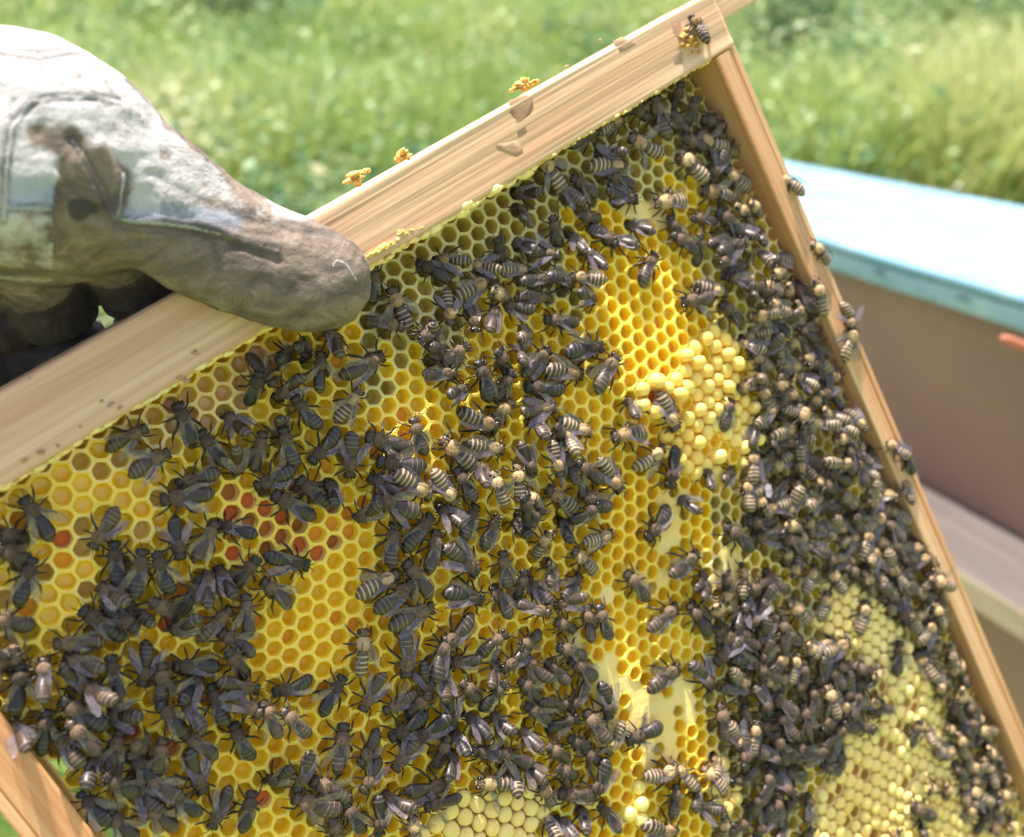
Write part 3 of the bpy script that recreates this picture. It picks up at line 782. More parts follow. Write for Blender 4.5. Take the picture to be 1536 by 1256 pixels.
# ------------------------------------------------------------------ bees traced from the photograph
# per tile: origin x, origin y, then head x, head y, tail x, tail y in quarter pixels; s = sunlit tan, w = wings spread, i = head down in a cell
TR = """
T 768 100
1050 90 1060 170;1130 170 1140 290;890 140 960 420;970 270 1085 360;720 400 940 535 sw;1130 400 1350 485 sw;1015 490 1185 685 s;780 600 470 560 s
190 490 365 745 sw;570 365 440 445;600 500 695 520 i;800 800 600 760;855 815 1095 790 s;1150 735 1365 780 s;1320 580 1470 740 s;1370 820 1485 930 s
760 945 860 1000 i;640 1080 530 960;880 1010 735 1000;640 1040 740 1090;115 830 60 950;120 745 205 760 i;100 1060 165 1110 i;310 1140 145 1100 w
165 1220 -40 1210 s;1100 900 1260 930;1120 1000 1150 1150;1350 1000 1200 1080;960 880 1040 1080;400 640 560 760;420 880 560 900;330 700 450 830
600 640 760 700;420 1010 440 1150;1240 850 1400 1010;1400 1060 1220 1120;960 1000 1100 1100;480 1100 560 1230;260 880 330 1040;1420 1180 1300 1240
T 384 340
495 610 525 800;800 755 545 895;415 740 395 980 w;350 745 245 710;225 770 95 775;125 955 25 800;10 870 -10 1000;180 1020 300 865;250 1010 400 1210
650 975 530 1155 s;200 1230 125 1110;940 1140 1000 1370;735 210 750 430;830 345 940 615 sw;1165 170 1315 200 s;1390 210 1500 260 s;1450 295 1225 405 s
1190 600 1190 390 s;1085 690 1050 550 s;1140 780 1010 690;1450 60 1520 180;1430 370 1550 410 s;1210 880 1000 895;1265 975 1095 1010;1340 790 1410 1050
1525 860 1480 1015;1470 1205 1235 1110 s;1540 1045 1450 1180 s;1330 640 1330 480;1480 480 1400 650;1260 700 1160 820;900 600 760 560;1420 740 1520 860;960 700 1060 620
T 768 340
560 715 300 745;630 765 480 990;440 890 195 840 s;240 720 65 885;70 960 310 990;265 1090 45 1130;700 1045 690 1180 i;965 1235 855 995 s
1310 1020 1265 1225;1350 990 1485 905 s;985 450 1225 430;1240 460 1390 585;885 150 780 350;395 290 540 325 s;490 450 340 400;20 470 150 500
150 630 10 670 s;200 560 410 585;60 760 -10 830;1440 660 1530 620 s;250 420 80 400;240 320 60 330;370 560 230 480;1300 300 1420 360;1200 250 1300 160
T 384 600
330 385 515 185;570 485 595 200;645 215 925 295;690 370 995 425;1100 205 1320 415 s;1500 300 1265 260 s;1040 585 810 430 s;1200 640 1050 425 s
1180 400 1285 610;1330 390 1300 540 i;1380 430 1450 625 s;1520 380 1540 600 sw;-5 525 245 415;260 460 475 635;95 560 355 715;700 480 850 575
650 585 925 685;840 720 800 1000;1060 680 875 890;1320 610 1225 835;1090 765 1030 1035;1465 680 1355 890;1335 1055 1135 860;340 1000 55 940
20 1085 215 1250;865 1040 605 1160 s;880 960 1045 1170;925 1085 690 1255;1370 1210 1130 1135;1420 1130 1500 1310;1480 895 1505 1135
60 180 20 400;180 150 250 400;460 520 420 660;620 690 700 590;1130 660 1220 770 
T 768 600
140 130 145 255 i;480 210 280 130 s;210 150 280 240;310 225 295 335 s;130 480 50 255;225 465 200 265 s;330 325 375 515 w;370 360 530 490 w
655 560 515 355 s;560 240 810 205 s;905 265 730 405 s;930 545 975 285;1185 415 1160 560 i;1355 430 1235 485 i;1035 600 1100 690 i;805 855 955 655
625 800 440 860 s;395 540 590 665;495 620 380 720;200 520 390 660 s;60 560 195 640 s;365 895 515 1045 s;1135 900 935 1065;690 1025 830 1195
1260 740 1445 905;70 740 85 850;200 780 180 900 s;340 740 300 870;60 1010 60 1180;260 980 180 1120;430 1060 300 1200;120 1100 200 1230;1300 1115 1270 1260 sw
1180 1040 1080 1150;20 400 30 540 s;150 640 80 760;-10 560 60 700
T 0 500
905 555 680 670;1040 715 795 835;1080 400 1195 680;1220 580 1365 795;1525 220 1475 410;1420 520 1500 640;1455 830 1400 655;1060 905 1330 830
955 1010 1285 970;130 980 325 1235;-30 1200 105 1225;550 1305 710 1065;1080 1370 1050 1150;1310 1120 1170 1365;1350 1160 1545 1215
T 0 780
205 215 120 520;-40 170 120 250;-80 570 165 660;700 115 725 410;855 155 800 470;930 175 1000 430;1195 330 1085 560;1345 320 1395 480;1540 215 1450 370
1250 340 1205 530;480 520 750 705;755 500 940 615;880 465 1060 565;1390 520 1185 705;1480 440 1500 690;1310 670 1520 795;320 740 600 715;855 1000 895 745
960 840 965 1085;1020 890 1315 870;1190 955 1035 1085;1260 975 1340 1235;1340 755 1465 905;1540 1000 1310 940;70 750 90 910;110 840 100 1155;260 850 230 1085
570 1065 355 880;420 830 625 875;650 790 700 1050;355 1060 630 1245;560 1000 660 1060;680 1190 860 1165;930 1090 1090 1265;1100 1090 1190 1250;1540 1140 1400 1050
800 640 700 560;1080 640 1160 560;640 430 760 500;20 780 -60 900
T 0 942
270 480 255 745;340 650 490 825;390 555 565 745;725 605 640 875;600 775 480 965;770 750 935 945;970 635 940 870;1090 620 1310 760;610 855 805 980
820 950 965 1100;870 1045 1055 1195;1225 1015 1115 740;890 900 1075 990;975 955 1175 1100;485 1005 645 1185;640 1095 820 1260;1265 1220 1385 960
1510 965 1480 1205;1405 560 1515 800;110 600 195 700;1130 480 1200 620;850 720 740 640
T 384 860
632 318 618 615 s;900 640 900 335;1075 200 790 305;1095 470 1300 265;1490 340 1365 480;90 725 340 650;535 605 390 850;630 840 755 595;1040 760 1010 540
755 835 965 710;1125 530 1345 520;1460 530 1370 695;785 995 1025 850;525 885 485 1195;590 1140 725 985;610 1310 735 1130;825 1200 985 975;1180 950 1140 730
1130 960 1090 1145;0 740 105 955;110 790 270 965;1215 640 1330 760;1285 870 1385 990;1210 985 1230 1100;1285 1060 1510 1090;110 1270 215 1120;230 1310 310 1070
1480 640 1390 800;1440 860 1520 970;1130 600 1100 760;1400 980 1300 900;1000 720 960 810
T 384 942
320 900 560 1020;190 980 500 1100;430 1130 500 1260;520 1030 630 1230;720 1250 710 990;1165 920 885 990;980 1050 1200 990 w;795 1020 905 1065 i
1310 930 1555 930 sw;875 1085 935 1265 sw;1180 760 1100 900
T 768 942
20 880 -5 1000 s;160 925 250 1065 s;265 990 505 1010;240 1165 250 1270 s;430 720 560 830 w;560 770 665 560 s;655 690 905 580 w;580 565 545 325
1025 220 812 362;1225 395 1072 188;1000 850 775 905 s;1000 830 1090 945 s;1245 800 1175 895 s;1150 850 1230 965 s;975 930 955 1135;1120 935 1060 1095
1005 1230 775 1150 s;1160 1080 1235 1090 i;1225 1110 1260 1250 s;1400 1110 1330 1235;1470 970 1430 1110;460 1120 400 1240;550 1090 620 1230;330 1180 350 1290
80 620 150 740;200 700 330 800;330 640 470 720;60 820 160 900;250 820 380 900;80 460 220 560;380 520 250 600;30 300 160 420;200 200 330 330
T 768 860
1025 175 805 360;450 180 470 415;500 170 565 395;1050 185 1185 380;1205 400 1435 350;1515 540 1300 498;1440 720 1260 690;1240 770 1285 1005;1400 780 1390 970
335 835 460 655;20 440 170 390;300 100 480 60;180 230 60 190;290 200 410 120;240 280 380 330;1180 100 1070 130;1430 90 1380 240
T 1100 700
355 680 410 525 s;500 585 420 765 s;540 605 645 760 s;560 740 525 930 s;320 790 465 945 s;275 870 195 965;780 790 715 1000 s;795 595 865 700 s;730 575 600 530 s
745 410 615 455 sw;430 295 490 400 s;610 450 530 370 s;375 385 430 480 s;425 1065 310 1010;685 1045 500 1120 s;420 1050 490 1150 s;960 1025 940 1245 w;970 840 1095 965 s
1100 750 1210 830 s;1240 770 1270 890 s;930 620 1070 680;880 690 1060 730;960 430 1050 560 s;960 210 870 340 s;1040 240 1110 420 s;290 480 350 560 s;225 630 300 755
1290 1050 1325 1150 s;1340 1150 1400 1250 s;860 740 930 880 s;1000 540 1100 620;700 80 560 130;460 230 640 240;700 190 780 330;80 330 260 350;240 380 400 520
T 1152 942
120 250 35 370 s;360 230 515 240;470 350 615 320;575 495 715 475;950 580 935 710 s;1040 590 1120 620 s;1115 730 975 750 s;930 940 1010 970 s;1040 920 1080 1030 s
840 1055 970 1135;920 1170 880 1260;1080 110 1110 190 s;1090 200 1150 260 s;1150 300 1230 360;1120 400 1210 450 s;1260 530 1320 580 s;1250 620 1380 620 s;1420 890 1460 960 s
1380 990 1470 1010 s;400 740 460 830;750 1190 750 1280 s;260 1010 190 1165;240 1180 220 1280;380 530 520 620;880 540 840 700;1130 520 1150 640;1060 450 1140 560
1100 800 1170 930;1320 680 1370 820;1340 860 1330 1000;1250 1010 1270 1140;220 560 320 640;60 600 200 660;120 700 300 760;300 820 420 880;60 860 240 900
T 1100 450
170 160 210 270 s;225 90 325 210;390 0 445 155 s;380 220 330 300 s;105 310 235 430 s;425 400 255 385 s;450 410 465 290 s;425 460 490 530 s;300 555 410 595 s
255 570 290 690;495 560 470 640 s;500 650 560 720 s;580 680 640 750 s;480 740 570 750 s;600 740 670 800 s;735 790 690 690 s;390 800 470 835 s;540 845 650 815 s
760 850 810 930 s;750 920 770 1010 s;760 1000 800 1080 s;840 1030 940 1140 s;1025 850 920 960 sw;1060 960 1090 1110 s;1030 1080 1060 1220;500 1010 690 1090 w
380 910 560 1010;250 890 150 1060;350 1070 215 1210;60 260 150 330 s;400 160 520 240;480 330 560 500;580 520 680 660;300 160 340 60;180 460 80 480 s;260 780 200 900
T 1100 200
200 560 160 680;180 700 210 800 s;260 740 380 780 s;220 860 330 830 s;150 900 280 960 s;330 900 370 990 s;60 700 20 830;120 950 30 1010;90 420 180 470 s;60 560 120 660
"""
BEES = []
for line in TR.strip().splitlines():
    if line.startswith('T'):
        _, ox, oy = line.split(); ox = float(ox); oy = float(oy); continue
    for e in line.split(';'):
        e = e.split()
        if len(e) < 4: continue
        a, b, c, d = (float(k) / 4 for k in e[:4])
        BEES.append((ox + a, oy + b, ox + c, oy + d, e[4] if len(e) > 4 else ''))

CROWD = [
    ([(900, 160), (1040, 120), (1100, 190), (1140, 290), (1165, 380), (1130, 440), (1020, 440), (1090, 400), (1010, 370), (1080, 300), (1000, 160), (900, 200)], 8.0, 0.2),
    ([(860, 250), (920, 290), (900, 370), (1000, 380), (900, 400), (870, 450), (800, 470), (700, 470), (640, 420), (700, 370), (790, 330), (830, 280)], 8.2, 0.25),
    ([(560, 400), (700, 400), (860, 470), (850, 560), (760, 600), (660, 570), (600, 480)], 10.5, 0.3),
    ([(370, 600), (430, 590), (450, 690), (380, 700), (345, 650)], 9.6, 0.0),
    ([(520, 650), (900, 640), (925, 740), (880, 860), (900, 920), (850, 960), (770, 900), (700, 800), (560, 760), (480, 700)], 11.0, 0.35),
    ([(170, 850), (370, 840), (380, 930), (350, 1000), (400, 1060), (300, 1120), (150, 1130), (60, 1070), (0, 1040), (0, 970), (80, 965), (180, 950)], 7.8, 0.0),
    ([(650, 980), (760, 955), (860, 970), (900, 1090), (900, 1170), (830, 1200), (740, 1160), (640, 1160), (620, 1060)], 7.0, 0.0),
    ([(1120, 430), (1180, 380), (1240, 500), (1300, 640), (1370, 740), (1415, 900), (1450, 1010), (1500, 1130), (1520, 1256), (1450, 1220), (1420, 1060), (1370, 970), (1340, 900), (1250, 850), (1150, 830), (1120, 740), (1140, 620)], 5.4, 0.66),
    ([(1060, 870), (1130, 870), (1190, 960), (1310, 1000), (1290, 1090), (1200, 1150), (1170, 1256), (1130, 1256), (1100, 1100), (1100, 1000), (1060, 920)], 5.6, 0.12),
]
CLEAR = [(540, 790, 60), (470, 930, 75), (525, 930, 62), (610, 600, 58), (560, 640, 30), (240, 690, 40), (960, 700, 45), (1000, 860, 70), (950, 960, 62), (1070, 790, 46), (960, 440, 60),
         (890, 500, 36), (740, 310, 62), (650, 345, 50), (620, 870, 26), (900, 800, 34), (720, 900, 24), (310, 760, 30), (370, 700, 26), (660, 905, 26), (960, 260, 38), (250, 955, 42), (690, 1180, 62), (760, 1200, 50), (790, 930, 24), (850, 760, 26), (1000, 1050, 60), (1040, 620, 60), (985, 780, 50)]
placed = []   # x, y (mm, frame), angle, scale, pitch, z, flags, pixel centre, traced?
def overlap_z(x, y, lim=6.5, step=2.3):
    k = [p for p in placed if (p['x'] - x) ** 2 + (p['y'] - y) ** 2 < lim * lim]
    return k

rb = random.Random(5)
for (hx, hy, tx, ty, fl) in BEES:
    a = onplane(hx, hy, 2.0); b = onplane(tx, ty, 2.0)
    dx, dy = a[0] - b[0], a[1] - b[1]; Ln = math.hypot(dx, dy)
    x, y = (a[0] + b[0]) / 2, (a[1] + b[1]) / 2
    if y > 1.5: y = min(y, 3)
    if any((p['x'] - x) ** 2 + (p['y'] - y) ** 2 < 3.0 ** 2 for p in placed): continue
    sc = min(1.10, max(0.86, Ln / 13.7)); pitch = 0.0
    if Ln < 10.5: pitch = -math.acos(max(0.55, Ln / (12.6 * sc))) * (1 if 'i' in fl or rb.random() < .5 else -0.7)
    placed.append(dict(x=x, y=y, ang=math.atan2(dy, dx), sc=sc, pitch=pitch, fl=fl, pc=((hx + tx) / 2, (hy + ty) / 2), tr=True, h=(hx, hy), t=(tx, ty)))
NT = len(placed)
for poly, gap, sun_p in CROWD:
    x0 = min(p[0] for p in poly); x1 = max(p[0] for p in poly); y0_ = min(p[1] for p in poly); y1_ = max(p[1] for p in poly)
    for k in range(3000):
        px, py = rb.uniform(x0, x1), rb.uniform(y0_, y1_)
        if any((px - a) ** 2 + (py - b) ** 2 < c * c for a, b, c in CLEAR): continue
        if not in_poly(px, py, poly): continue
        x, y = onplane(px, py, 2.0)
        if x > 281 or y > -2: continue
        if any((p['x'] - x) ** 2 + (p['y'] - y) ** 2 < gap * gap for p in placed): continue
        nb = sorted(placed, key=lambda p: (p['x'] - x) ** 2 + (p['y'] - y) ** 2)[:2]
        ang = nb[0]['ang'] + rb.gauss(0, 0.6)
        if rb.random() < .25: ang += math.pi
        placed.append(dict(x=x, y=y, ang=ang, sc=rb.uniform(.88, 1.04), pitch=rb.gauss(0, .3), fl='s' if rb.random() < sun_p else '', pc=(px, py), tr=False))
print('bees traced', NT, 'all', len(placed))
# heights: whoever overlaps an earlier bee climbs on top of it
for i, p in enumerate(placed):
    lv = 0
    for o in placed[:i]:
        d = math.hypot(o['x'] - p['x'], o['y'] - p['y'])
        if d < 5.2: lv = max(lv, o.get('lv', 0) + 1)
        elif d < 7.5: lv = max(lv, o.get('lv', 0) + 0.45)
    p['lv'] = min(lv, 2.6)
    p['z'] = zs(p['x'], p['y']) + 0.15 + p['lv'] * 2.2

# choose the 300 cells that show largest and are not covered
GLOVE = [(-20, 50), (60, 60), (180, 115), (250, 185), (370, 285), (450, 325), (530, 360), (562, 420), (530, 487), (480, 500), (400, 480), (300, 450), (200, 410), (-20, 430)]
def covered(px, py, x, y):
    if in_poly(px, py, GLOVE): return True
    return any(math.hypot(p['x'] - x, p['y'] - y) < 3.2 for p in placed)
comb = link('comb', None, frame)
kinds = []
for (x, y, px, py) in cells:
    kinds.append(cell_kind(px, py, rb.random()))
vis = [k for k, (x, y, px, py) in enumerate(cells) if -5 < px < 1541 and 0 < py < 1262 and y < -1.5 and not covered(px, py, x, y)]
def loc_scale(k):
    x, y = cells[k][:2]; p = R3 @ Vector((x, -y, 0)) + TRV
    return -p.z
vis.sort(key=loc_scale, reverse=True)
single = set(vis[:300])
print('cells', len(cells), 'visible', len(vis))
mats_all = [M[k] for k in CELLMATS]
bulk = Bag(); bumats = []
for k, (x, y, px, py) in enumerate(cells):
    V, F, mi = cell_geo(x, y, kinds[k], rb.random())
    if k in single:
        used = sorted(set(mi)); c = Vector(surf(x, y))
        me = mesh_from('cell', [v - c for v in V], F, [mats_all[u] for u in used], [used.index(u) for u in mi])
        link('cell', me, comb, c)
    else:
        bulk.add((V, F), mi)
cb = mesh_from('cells', bulk.V, bulk.F, mats_all, bulk.M)
comb_cells = link('cells', cb, comb, kind='stuff')
# midrib behind the cells, so the comb is a solid slab from every side
pts = []
bag = Bag()
bm = box_board(0.4 * MM, 283.8 * MM, -361 * MM, 0.5 * MM, -24 * MM, -13.5 * MM, 8, 8, 1, 1 * MM, 4, 1 * MM)
edge = []
for v_ in bm.verts:
    if v_.co.x < 0.03 and v_.co.y < -0.055: v_.co.x = max(v_.co.x, 0.026)
link('midrib', bm_mesh('midrib', bm, [M['floor_olive']], True), comb)

# ragged wax bridging the first row of cells to the top bar, and propolis on the wood
def lump(cx, cy, cz, rx, ry, rz, seed, n1=9, n2=6, amp=0.35):
    rings = []
    for i in range(n2 + 1):
        th = math.pi * i / n2 * 0.98 + 0.03
        ring = []
        for j in range(n1):
            ph = 2 * math.pi * j / n1
            d = Vector((math.sin(th) * math.cos(ph), math.sin(th) * math.sin(ph), math.cos(th)))
            k = 1 + amp * mnoise.noise(d * 1.7 + Vector((seed, seed * .7, 0)))
            ring.append(Vector((cx + d.x * rx * k, cy + d.y * ry * k, cz + d.z * rz * k)) * MM)
        rings.append(ring)
    return grid_tube(rings)
bag = Bag(); x = 1.0
while x < 283:
    s_ = rb.uniform(.6, 1.5); px, py = pix(x, 0, 2)
    thick = 1.35 if 540 < px < 800 else (1.0 if px < 420 else 0.6)
    bag.add(lump(x, rb.uniform(-.7, .5) * thick, rb.uniform(1.0, 3.2), s_ * 1.6 * thick, s_ * .75 * thick, s_ * 1.0, x))
    x += s_ * 1.25
link('wax_edge', mesh_from('wax_edge', bag.V, bag.F, [M['wall_pale']]), comb, kind='stuff')

def on_bar(px, py, z=ZF): return onplane(px, py, z)
def patch(pxs, m, seed, thick=0.25, name='propolis', parent=None):
    """thin smear with an irregular edge following given photo points"""
    P = [on_bar(a, b) for a, b in pxs]
    cx_ = sum(p[0] for p in P) / len(P); cy_ = sum(p[1] for p in P) / len(P)
    n = len(P); V = []; F = []
    for k, (s, dz) in enumerate(((1.0, -0.3), (0.9, thick * .3), (0.4, thick * .8))):
        for j, (a, b) in enumerate(P):
            w_ = 1 + .5 * mnoise.noise(Vector((a * .8, b * .8, seed)))
            V.append(((cx_ + (a - cx_) * s * w_) * MM, (cy_ + (b - cy_) * s * w_) * MM, (ZF + dz) * MM))
    V.append((cx_ * MM, cy_ * MM, (ZF + thick * 1.2) * MM))
    for k in range(2):
        for j in range(n): F.append((k * n + j, k * n + (j + 1) % n, (k + 1) * n + (j + 1) % n, (k + 1) * n + j))
    for j in range(n): F.append((2 * n + j, 2 * n + (j + 1) % n, 3 * n))
    link(name, mesh_from(name, V, F, [m]), parent or tb)
def blobs(pxs, m, z, name='propolis'):
    bag = Bag()
    for k, (px, py, r_) in enumerate(pxs):
        x, y = onplane(px, py, z)
        bag.add(lump(x, y, z, r_ * .9, .85 * r_ * (.5 + .4 * ((k * .37) % 1)), r_ * .7, k * 3.1 + px, 14, 9, 1.3))
    link(name, mesh_from(name, bag.V, bag.F, [m]), tb)
M['smear'] = wax_mat('old_propolis_smear', (0.28, 0.15, 0.08), (0.38, 0.22, 0.12), (0.52, 0.32, 0.18), 0.6)
patch([(765, 150), (782, 143), (800, 140), (803, 160), (795, 178), (786, 186), (790, 196), (778, 206), (770, 196), (773, 180), (762, 170)], M['smear'], 1, .06)
patch([(735, 212), (755, 216), (775, 208), (782, 220), (790, 236), (775, 238), (760, 230), (745, 226)], M['smear'], 2, .06)
patch([(920, 62), (934, 55), (955, 66), (945, 76), (930, 80)], M['smear'], 3, .06)
patch([(1005, 30), (1022, 24), (1030, 60), (1024, 96), (1012, 92), (1012, 60)], M['smear'], 5, .06)
blobs([(522, 272, 1.5), (530, 264, 1.9), (538, 266, 1.6), (544, 258, 1.5), (551, 256, .9), (536, 274, 1.3)], M['propolis'], 1.0)
blobs([(604, 228, 1.8), (608, 236, 1.6), (598, 238, 1.2)], M['propolis'], 1.0)
blobs([(770, 134, 1.4), (778, 128, 1.8), (786, 124, 1.6), (795, 126, 1.8), (803, 124, 1.2), (788, 130, 1.5)], M['propolis'], 1.0)
blobs([(1028, 45, 1.3), (1024, 54, 1.5), (1033, 60, 1.6), (1040, 66, 1.4), (1030, 68, 1.4), (1045, 58, 1.1), (1022, 66, 1.1), (1048, 68, 1.0), (1063, 62, .8), (1050, 78, .7), (1035, 48, 1.0), (1040, 78, .7)], M['propolis'], ZF + .4)
blobs([(556, 382, 1.4), (566, 377, 1.7), (576, 372, 1.5), (586, 366, 1.4), (597, 360, 1.3), (605, 350, 1.2), (615, 346, 1.0), (598, 351, 1.1), (630, 342, .9)], M['cap_drone'], ZF - .3, 'wax_lump')
blobs([(152, 602, .6), (165, 607, .8), (180, 611, .7), (37, 690, .8), (62, 678, .9), (86, 668, .5), (268, 566, .7), (280, 572, .9), (292, 529, .7), (45, 568, .35), (150, 508, .3), (120, 640, .5)], M['smear'], ZF - .1, 'propolis')
blobs([(778, 132, .8), (850, 100, .7), (1062, 20, .9), (900, 60, .5)], M['propolis_dark'], 2.0)

# ================================================================== HONEY BEES
BEEM = {'dark': ['chitin', 'chitin_band', 'thorax', 'leg', 'eye'], 'tan': ['abd_sunlit', 'band_sunlit', 'thorax_sunlit', 'leg', 'eye']}


def bee_body(style, seed):
    """one continuous body: head, furry thorax, banded abdomen, bent legs, feelers. Millimetres, head to +y, feet at z=0"""
    r = random.Random(seed)
    bag = Bag(); NS = 14
    droop = r.uniform(-.6, 1.4); side = r.uniform(-1.2, 1.2); fat = r.uniform(.9, 1.12)
    prof = []   # y, rx, rz, zc, material
    def seg(y0, y1, rx, rz, zc0, zc1, n, pw, m, taper=0.0):
        for k in range(n):
            t = k / (n - 1); s = math.sin(math.pi * (0.06 + 0.88 * t)) ** pw * (1 - taper * t)
            prof.append((y0 + (y1 - y0) * t, rx * s, rz * s, zc0 + (zc1 - zc0) * t, m))
    seg(6.3, 4.2, 1.85, 1.25, 2.0, 2.5, 6, .42, 0)
    seg(4.15, 0.35, 2.15, 2.0, 2.65, 2.85, 10, .38, 2)
    prof.append((0.25, 1.0, .9, 2.7, 0))
    na = 37; a0, a1 = 0.15, -7.5
    for k in range(na):
        t = k / (na - 1)
        w_ = (math.sin(math.pi * min(1, 0.13 + t * 0.60)) ** .5) if t < .66 else math.cos((t - .66) / .34 * math.pi / 2 * .97) ** .72 * (math.sin(math.pi * (0.13 + .66 * .60)) ** .5)
        step = (t * 5.5) % 1.0
        ridge = 1 + 0.02 * (step - .5)
        prof.append((a0 + (a1 - a0) * t, 2.12 * fat * w_ * ridge + .05, 1.85 * fat * w_ * ridge + .05, 2.6 - droop * t * t * 1.3, 1 if step < (.17 if style == 'dark' else .3) and ((.3 if seed % 2 else .62) if style == 'dark' else .15) < t < .93 else 0))
    rings = []
    for (y, rx, rz, zc, m) in prof:
        t = max(0, -y) / 7; ox = side * t * t
        rings.append([(ox + rx * math.cos(2 * math.pi * j / NS), y, zc + rz * math.sin(2 * math.pi * j / NS) * (1.0 if math.sin(2 * math.pi * j / NS) > 0 else .85)) for j in range(NS)])
    V, F = grid_tube(rings)
    mi = []
    for i in range(len(rings) - 1): mi += [prof[i + 1][4] if i > 16 else prof[i][4]] * NS
    mi += [2, 0]
    bag.add((V, F), mi)
    # eyes
    for s in (-1, 1):
        rr = []
        for i in range(6):
            th = math.pi * i / 5 * .96 + .06
            rr.append([(s * 1.35 + .55 * math.sin(th) * math.cos(2 * math.pi * j / 8), 5.45 + .95 * math.sin(th) * math.sin(2 * math.pi * j / 8), 2.45 + .9 * math.cos(th)) for j in range(8)])
        bag.add(grid_tube(rr), 4)
    # legs
    for s in (-1, 1):
        for k, (y, dy, reach) in enumerate(((3.6, 2.6, 3.4), (2.3, -.2, 4.2), (1.2, -3.6, 4.4))):
            dy += r.uniform(-.8, .8); reach *= r.uniform(.68, .95)
            p0 = (s * 1.2, y, 1.9); p1 = (s * (1.2 + reach * .42), y + dy * .35, 2.6 + r.uniform(-.3, .4))
            p2 = (s * (1.2 + reach * .8), y + dy * .75, 0.9); p3 = (s * (1.2 + reach), y + dy * 1.1, 0.05); p4 = (s * (1.2 + reach) + s * .35, y + dy * 1.35, 0.0)
            w_ = 1.0 if k < 2 else 1.35
            bag.add(tube([p0, p1, p2, p3, p4], [.34, .30 * w_, .30 * w_, .17, .08], 5), 3)
        ax = r.uniform(.5, 1.4)
        bag.add(tube([(s * .4, 6.2, 2.6), (s * (.5 + ax * .5), 7.2, 3.1), (s * (.6 + ax), 8.4, 2.3 + r.uniform(-.6, .5))], [.13, .11, .08], 4), 3)
    # fur: short spikes on head, thorax and the hairy bands
    for k in range(460 if style == 'tan' else 300):
        q_ = r.random()
        i = r.randrange(1, 5) if q_ < .12 else (r.randrange(7, 15) if q_ < .66 else r.randrange(18, 50))
        y, rx, rz, zc, m = prof[i]
        if i > 17 and m == 0: continue
        a = r.uniform(-.5, math.pi + .5); t = max(0, -y) / 7
        p = Vector((side * t * t + rx * math.cos(a), y + r.uniform(-.15, .15), zc + rz * math.sin(a)))
        d = Vector((math.cos(a), -.45 + r.uniform(-.3, .3), math.sin(a))).normalized()
        ln = r.uniform(.35, .9) * (1 if i < 16 else .7); b = d.cross(Vector((0, 1, 0.1))).normalized() * .07
        bag.add(([p - b - d * .1, p + b - d * .1, p + d * ln], [(0, 1, 2)]), 2 if i < 16 else 1)
    V = [(x * MM, y * MM, z * MM) for x, y, z in bag.V]
    return mesh_from('bee_body', V, bag.F, [M[k] for k in BEEM[style]], bag.M)


def wing_mesh(side):
    bag = Bag()
    def blade(ol, z):
        n = len(ol) // 2
        V = []; F = []
        for k, (x, y) in enumerate(ol): V.append((side * x * .88, y, z + .18 * math.sin(x * 2.2) + .10 * math.sin(y * 1.7)))
        for k in range(n - 1): F.append((k, k + 1, len(ol) - 2 - k, len(ol) - 1 - k))
        bag.add((V, F), 0)
    # strips from leading edge list and trailing edge list
    fl = [(0, 0), (.55, -1.6), (1.05, -3.4), (1.4, -5.4), (1.45, -7.4), (.9, -9.0)]
    ft = [(.0, -9.3), (-1.0, -8.3), (-1.5, -6.4), (-1.3, -4.3), (-.75, -2.2), (-.15, -.1)]
    blade(fl + ft, 0)
    hl = [(-.1, -.6), (-.4, -2.2), (-.7, -3.8), (-1.0, -5.6)]
    ht = [(-1.6, -5.9), (-2.0, -4.8), (-1.6, -2.9), (-.6, -.9)]
    blade(hl + ht, -.16)
    for pts in ([(0.02, 0), (.5, -1.6), (.9, -3.4), (1.2, -5.4), (1.2, -7.2), (.7, -8.7)], [(0, -.1), (.1, -2.2), (.1, -4.6), (-.4, -7.2)], [(-.1, -.3), (-.5, -3), (-.9, -5.6)], [(.1, -4.6), (-.6, -5.4)], [(1.1, -5.0), (.2, -6.4)]):
        bag.add(tube([(side * x, y, .03 + .18 * math.sin(x * 2.2) + .10 * math.sin(y * 1.7)) for x, y in pts], [.06] * len(pts), 3), 1)
    V = [(x * MM, y * MM, z * MM) for x, y, z in bag.V]
    return mesh_from('wing', V, bag.F, [M['wing'], M['vein']], bag.M)


BODY = {s: [bee_body(s, 11 + 7 * k + (50 if s == 'tan' else 0)) for k in range(9)] for s in ('dark', 'tan')}
WING = {-1: wing_mesh(-1), 1: wing_mesh(1)}


def wing_poses(fl, r):
    out = []
    for s in (-1, 1):
        if 'w' in fl: sp = r.uniform(.45, .9)
        else: sp = r.choice([-.10, -.04, .02, .09, .18, .3, .42])
        m = Matrix.Translation((s * 1.1 * MM, 3.0 * MM, 4.7 * MM)) @ Matrix.Rotation(s * sp, 4, 'Z') @ Matrix.Rotation(-s * .24, 4, 'Y') @ Matrix.Rotation(.17, 4, 'X')
        out.append((s, m))
    return out


def bee_matrix(p):
    return FM @ Matrix.Translation((p['x'] * MM, p['y'] * MM, p['z'] * MM)) @ Matrix.Rotation(p['ang'] - math.pi / 2, 4, 'Z') @ Matrix.Rotation(p['pitch'], 4, 'X') @ Matrix.Rotation(p.get('roll', 0), 4, 'Y') @ Matrix.Scale(p['sc'], 4)


for p in placed:
    p['roll'] = rb.gauss(0, .12) + (rb.choice([-.8, -.5, .5, .8]) if (not p['tr'] and rb.random() < .42) else 0)

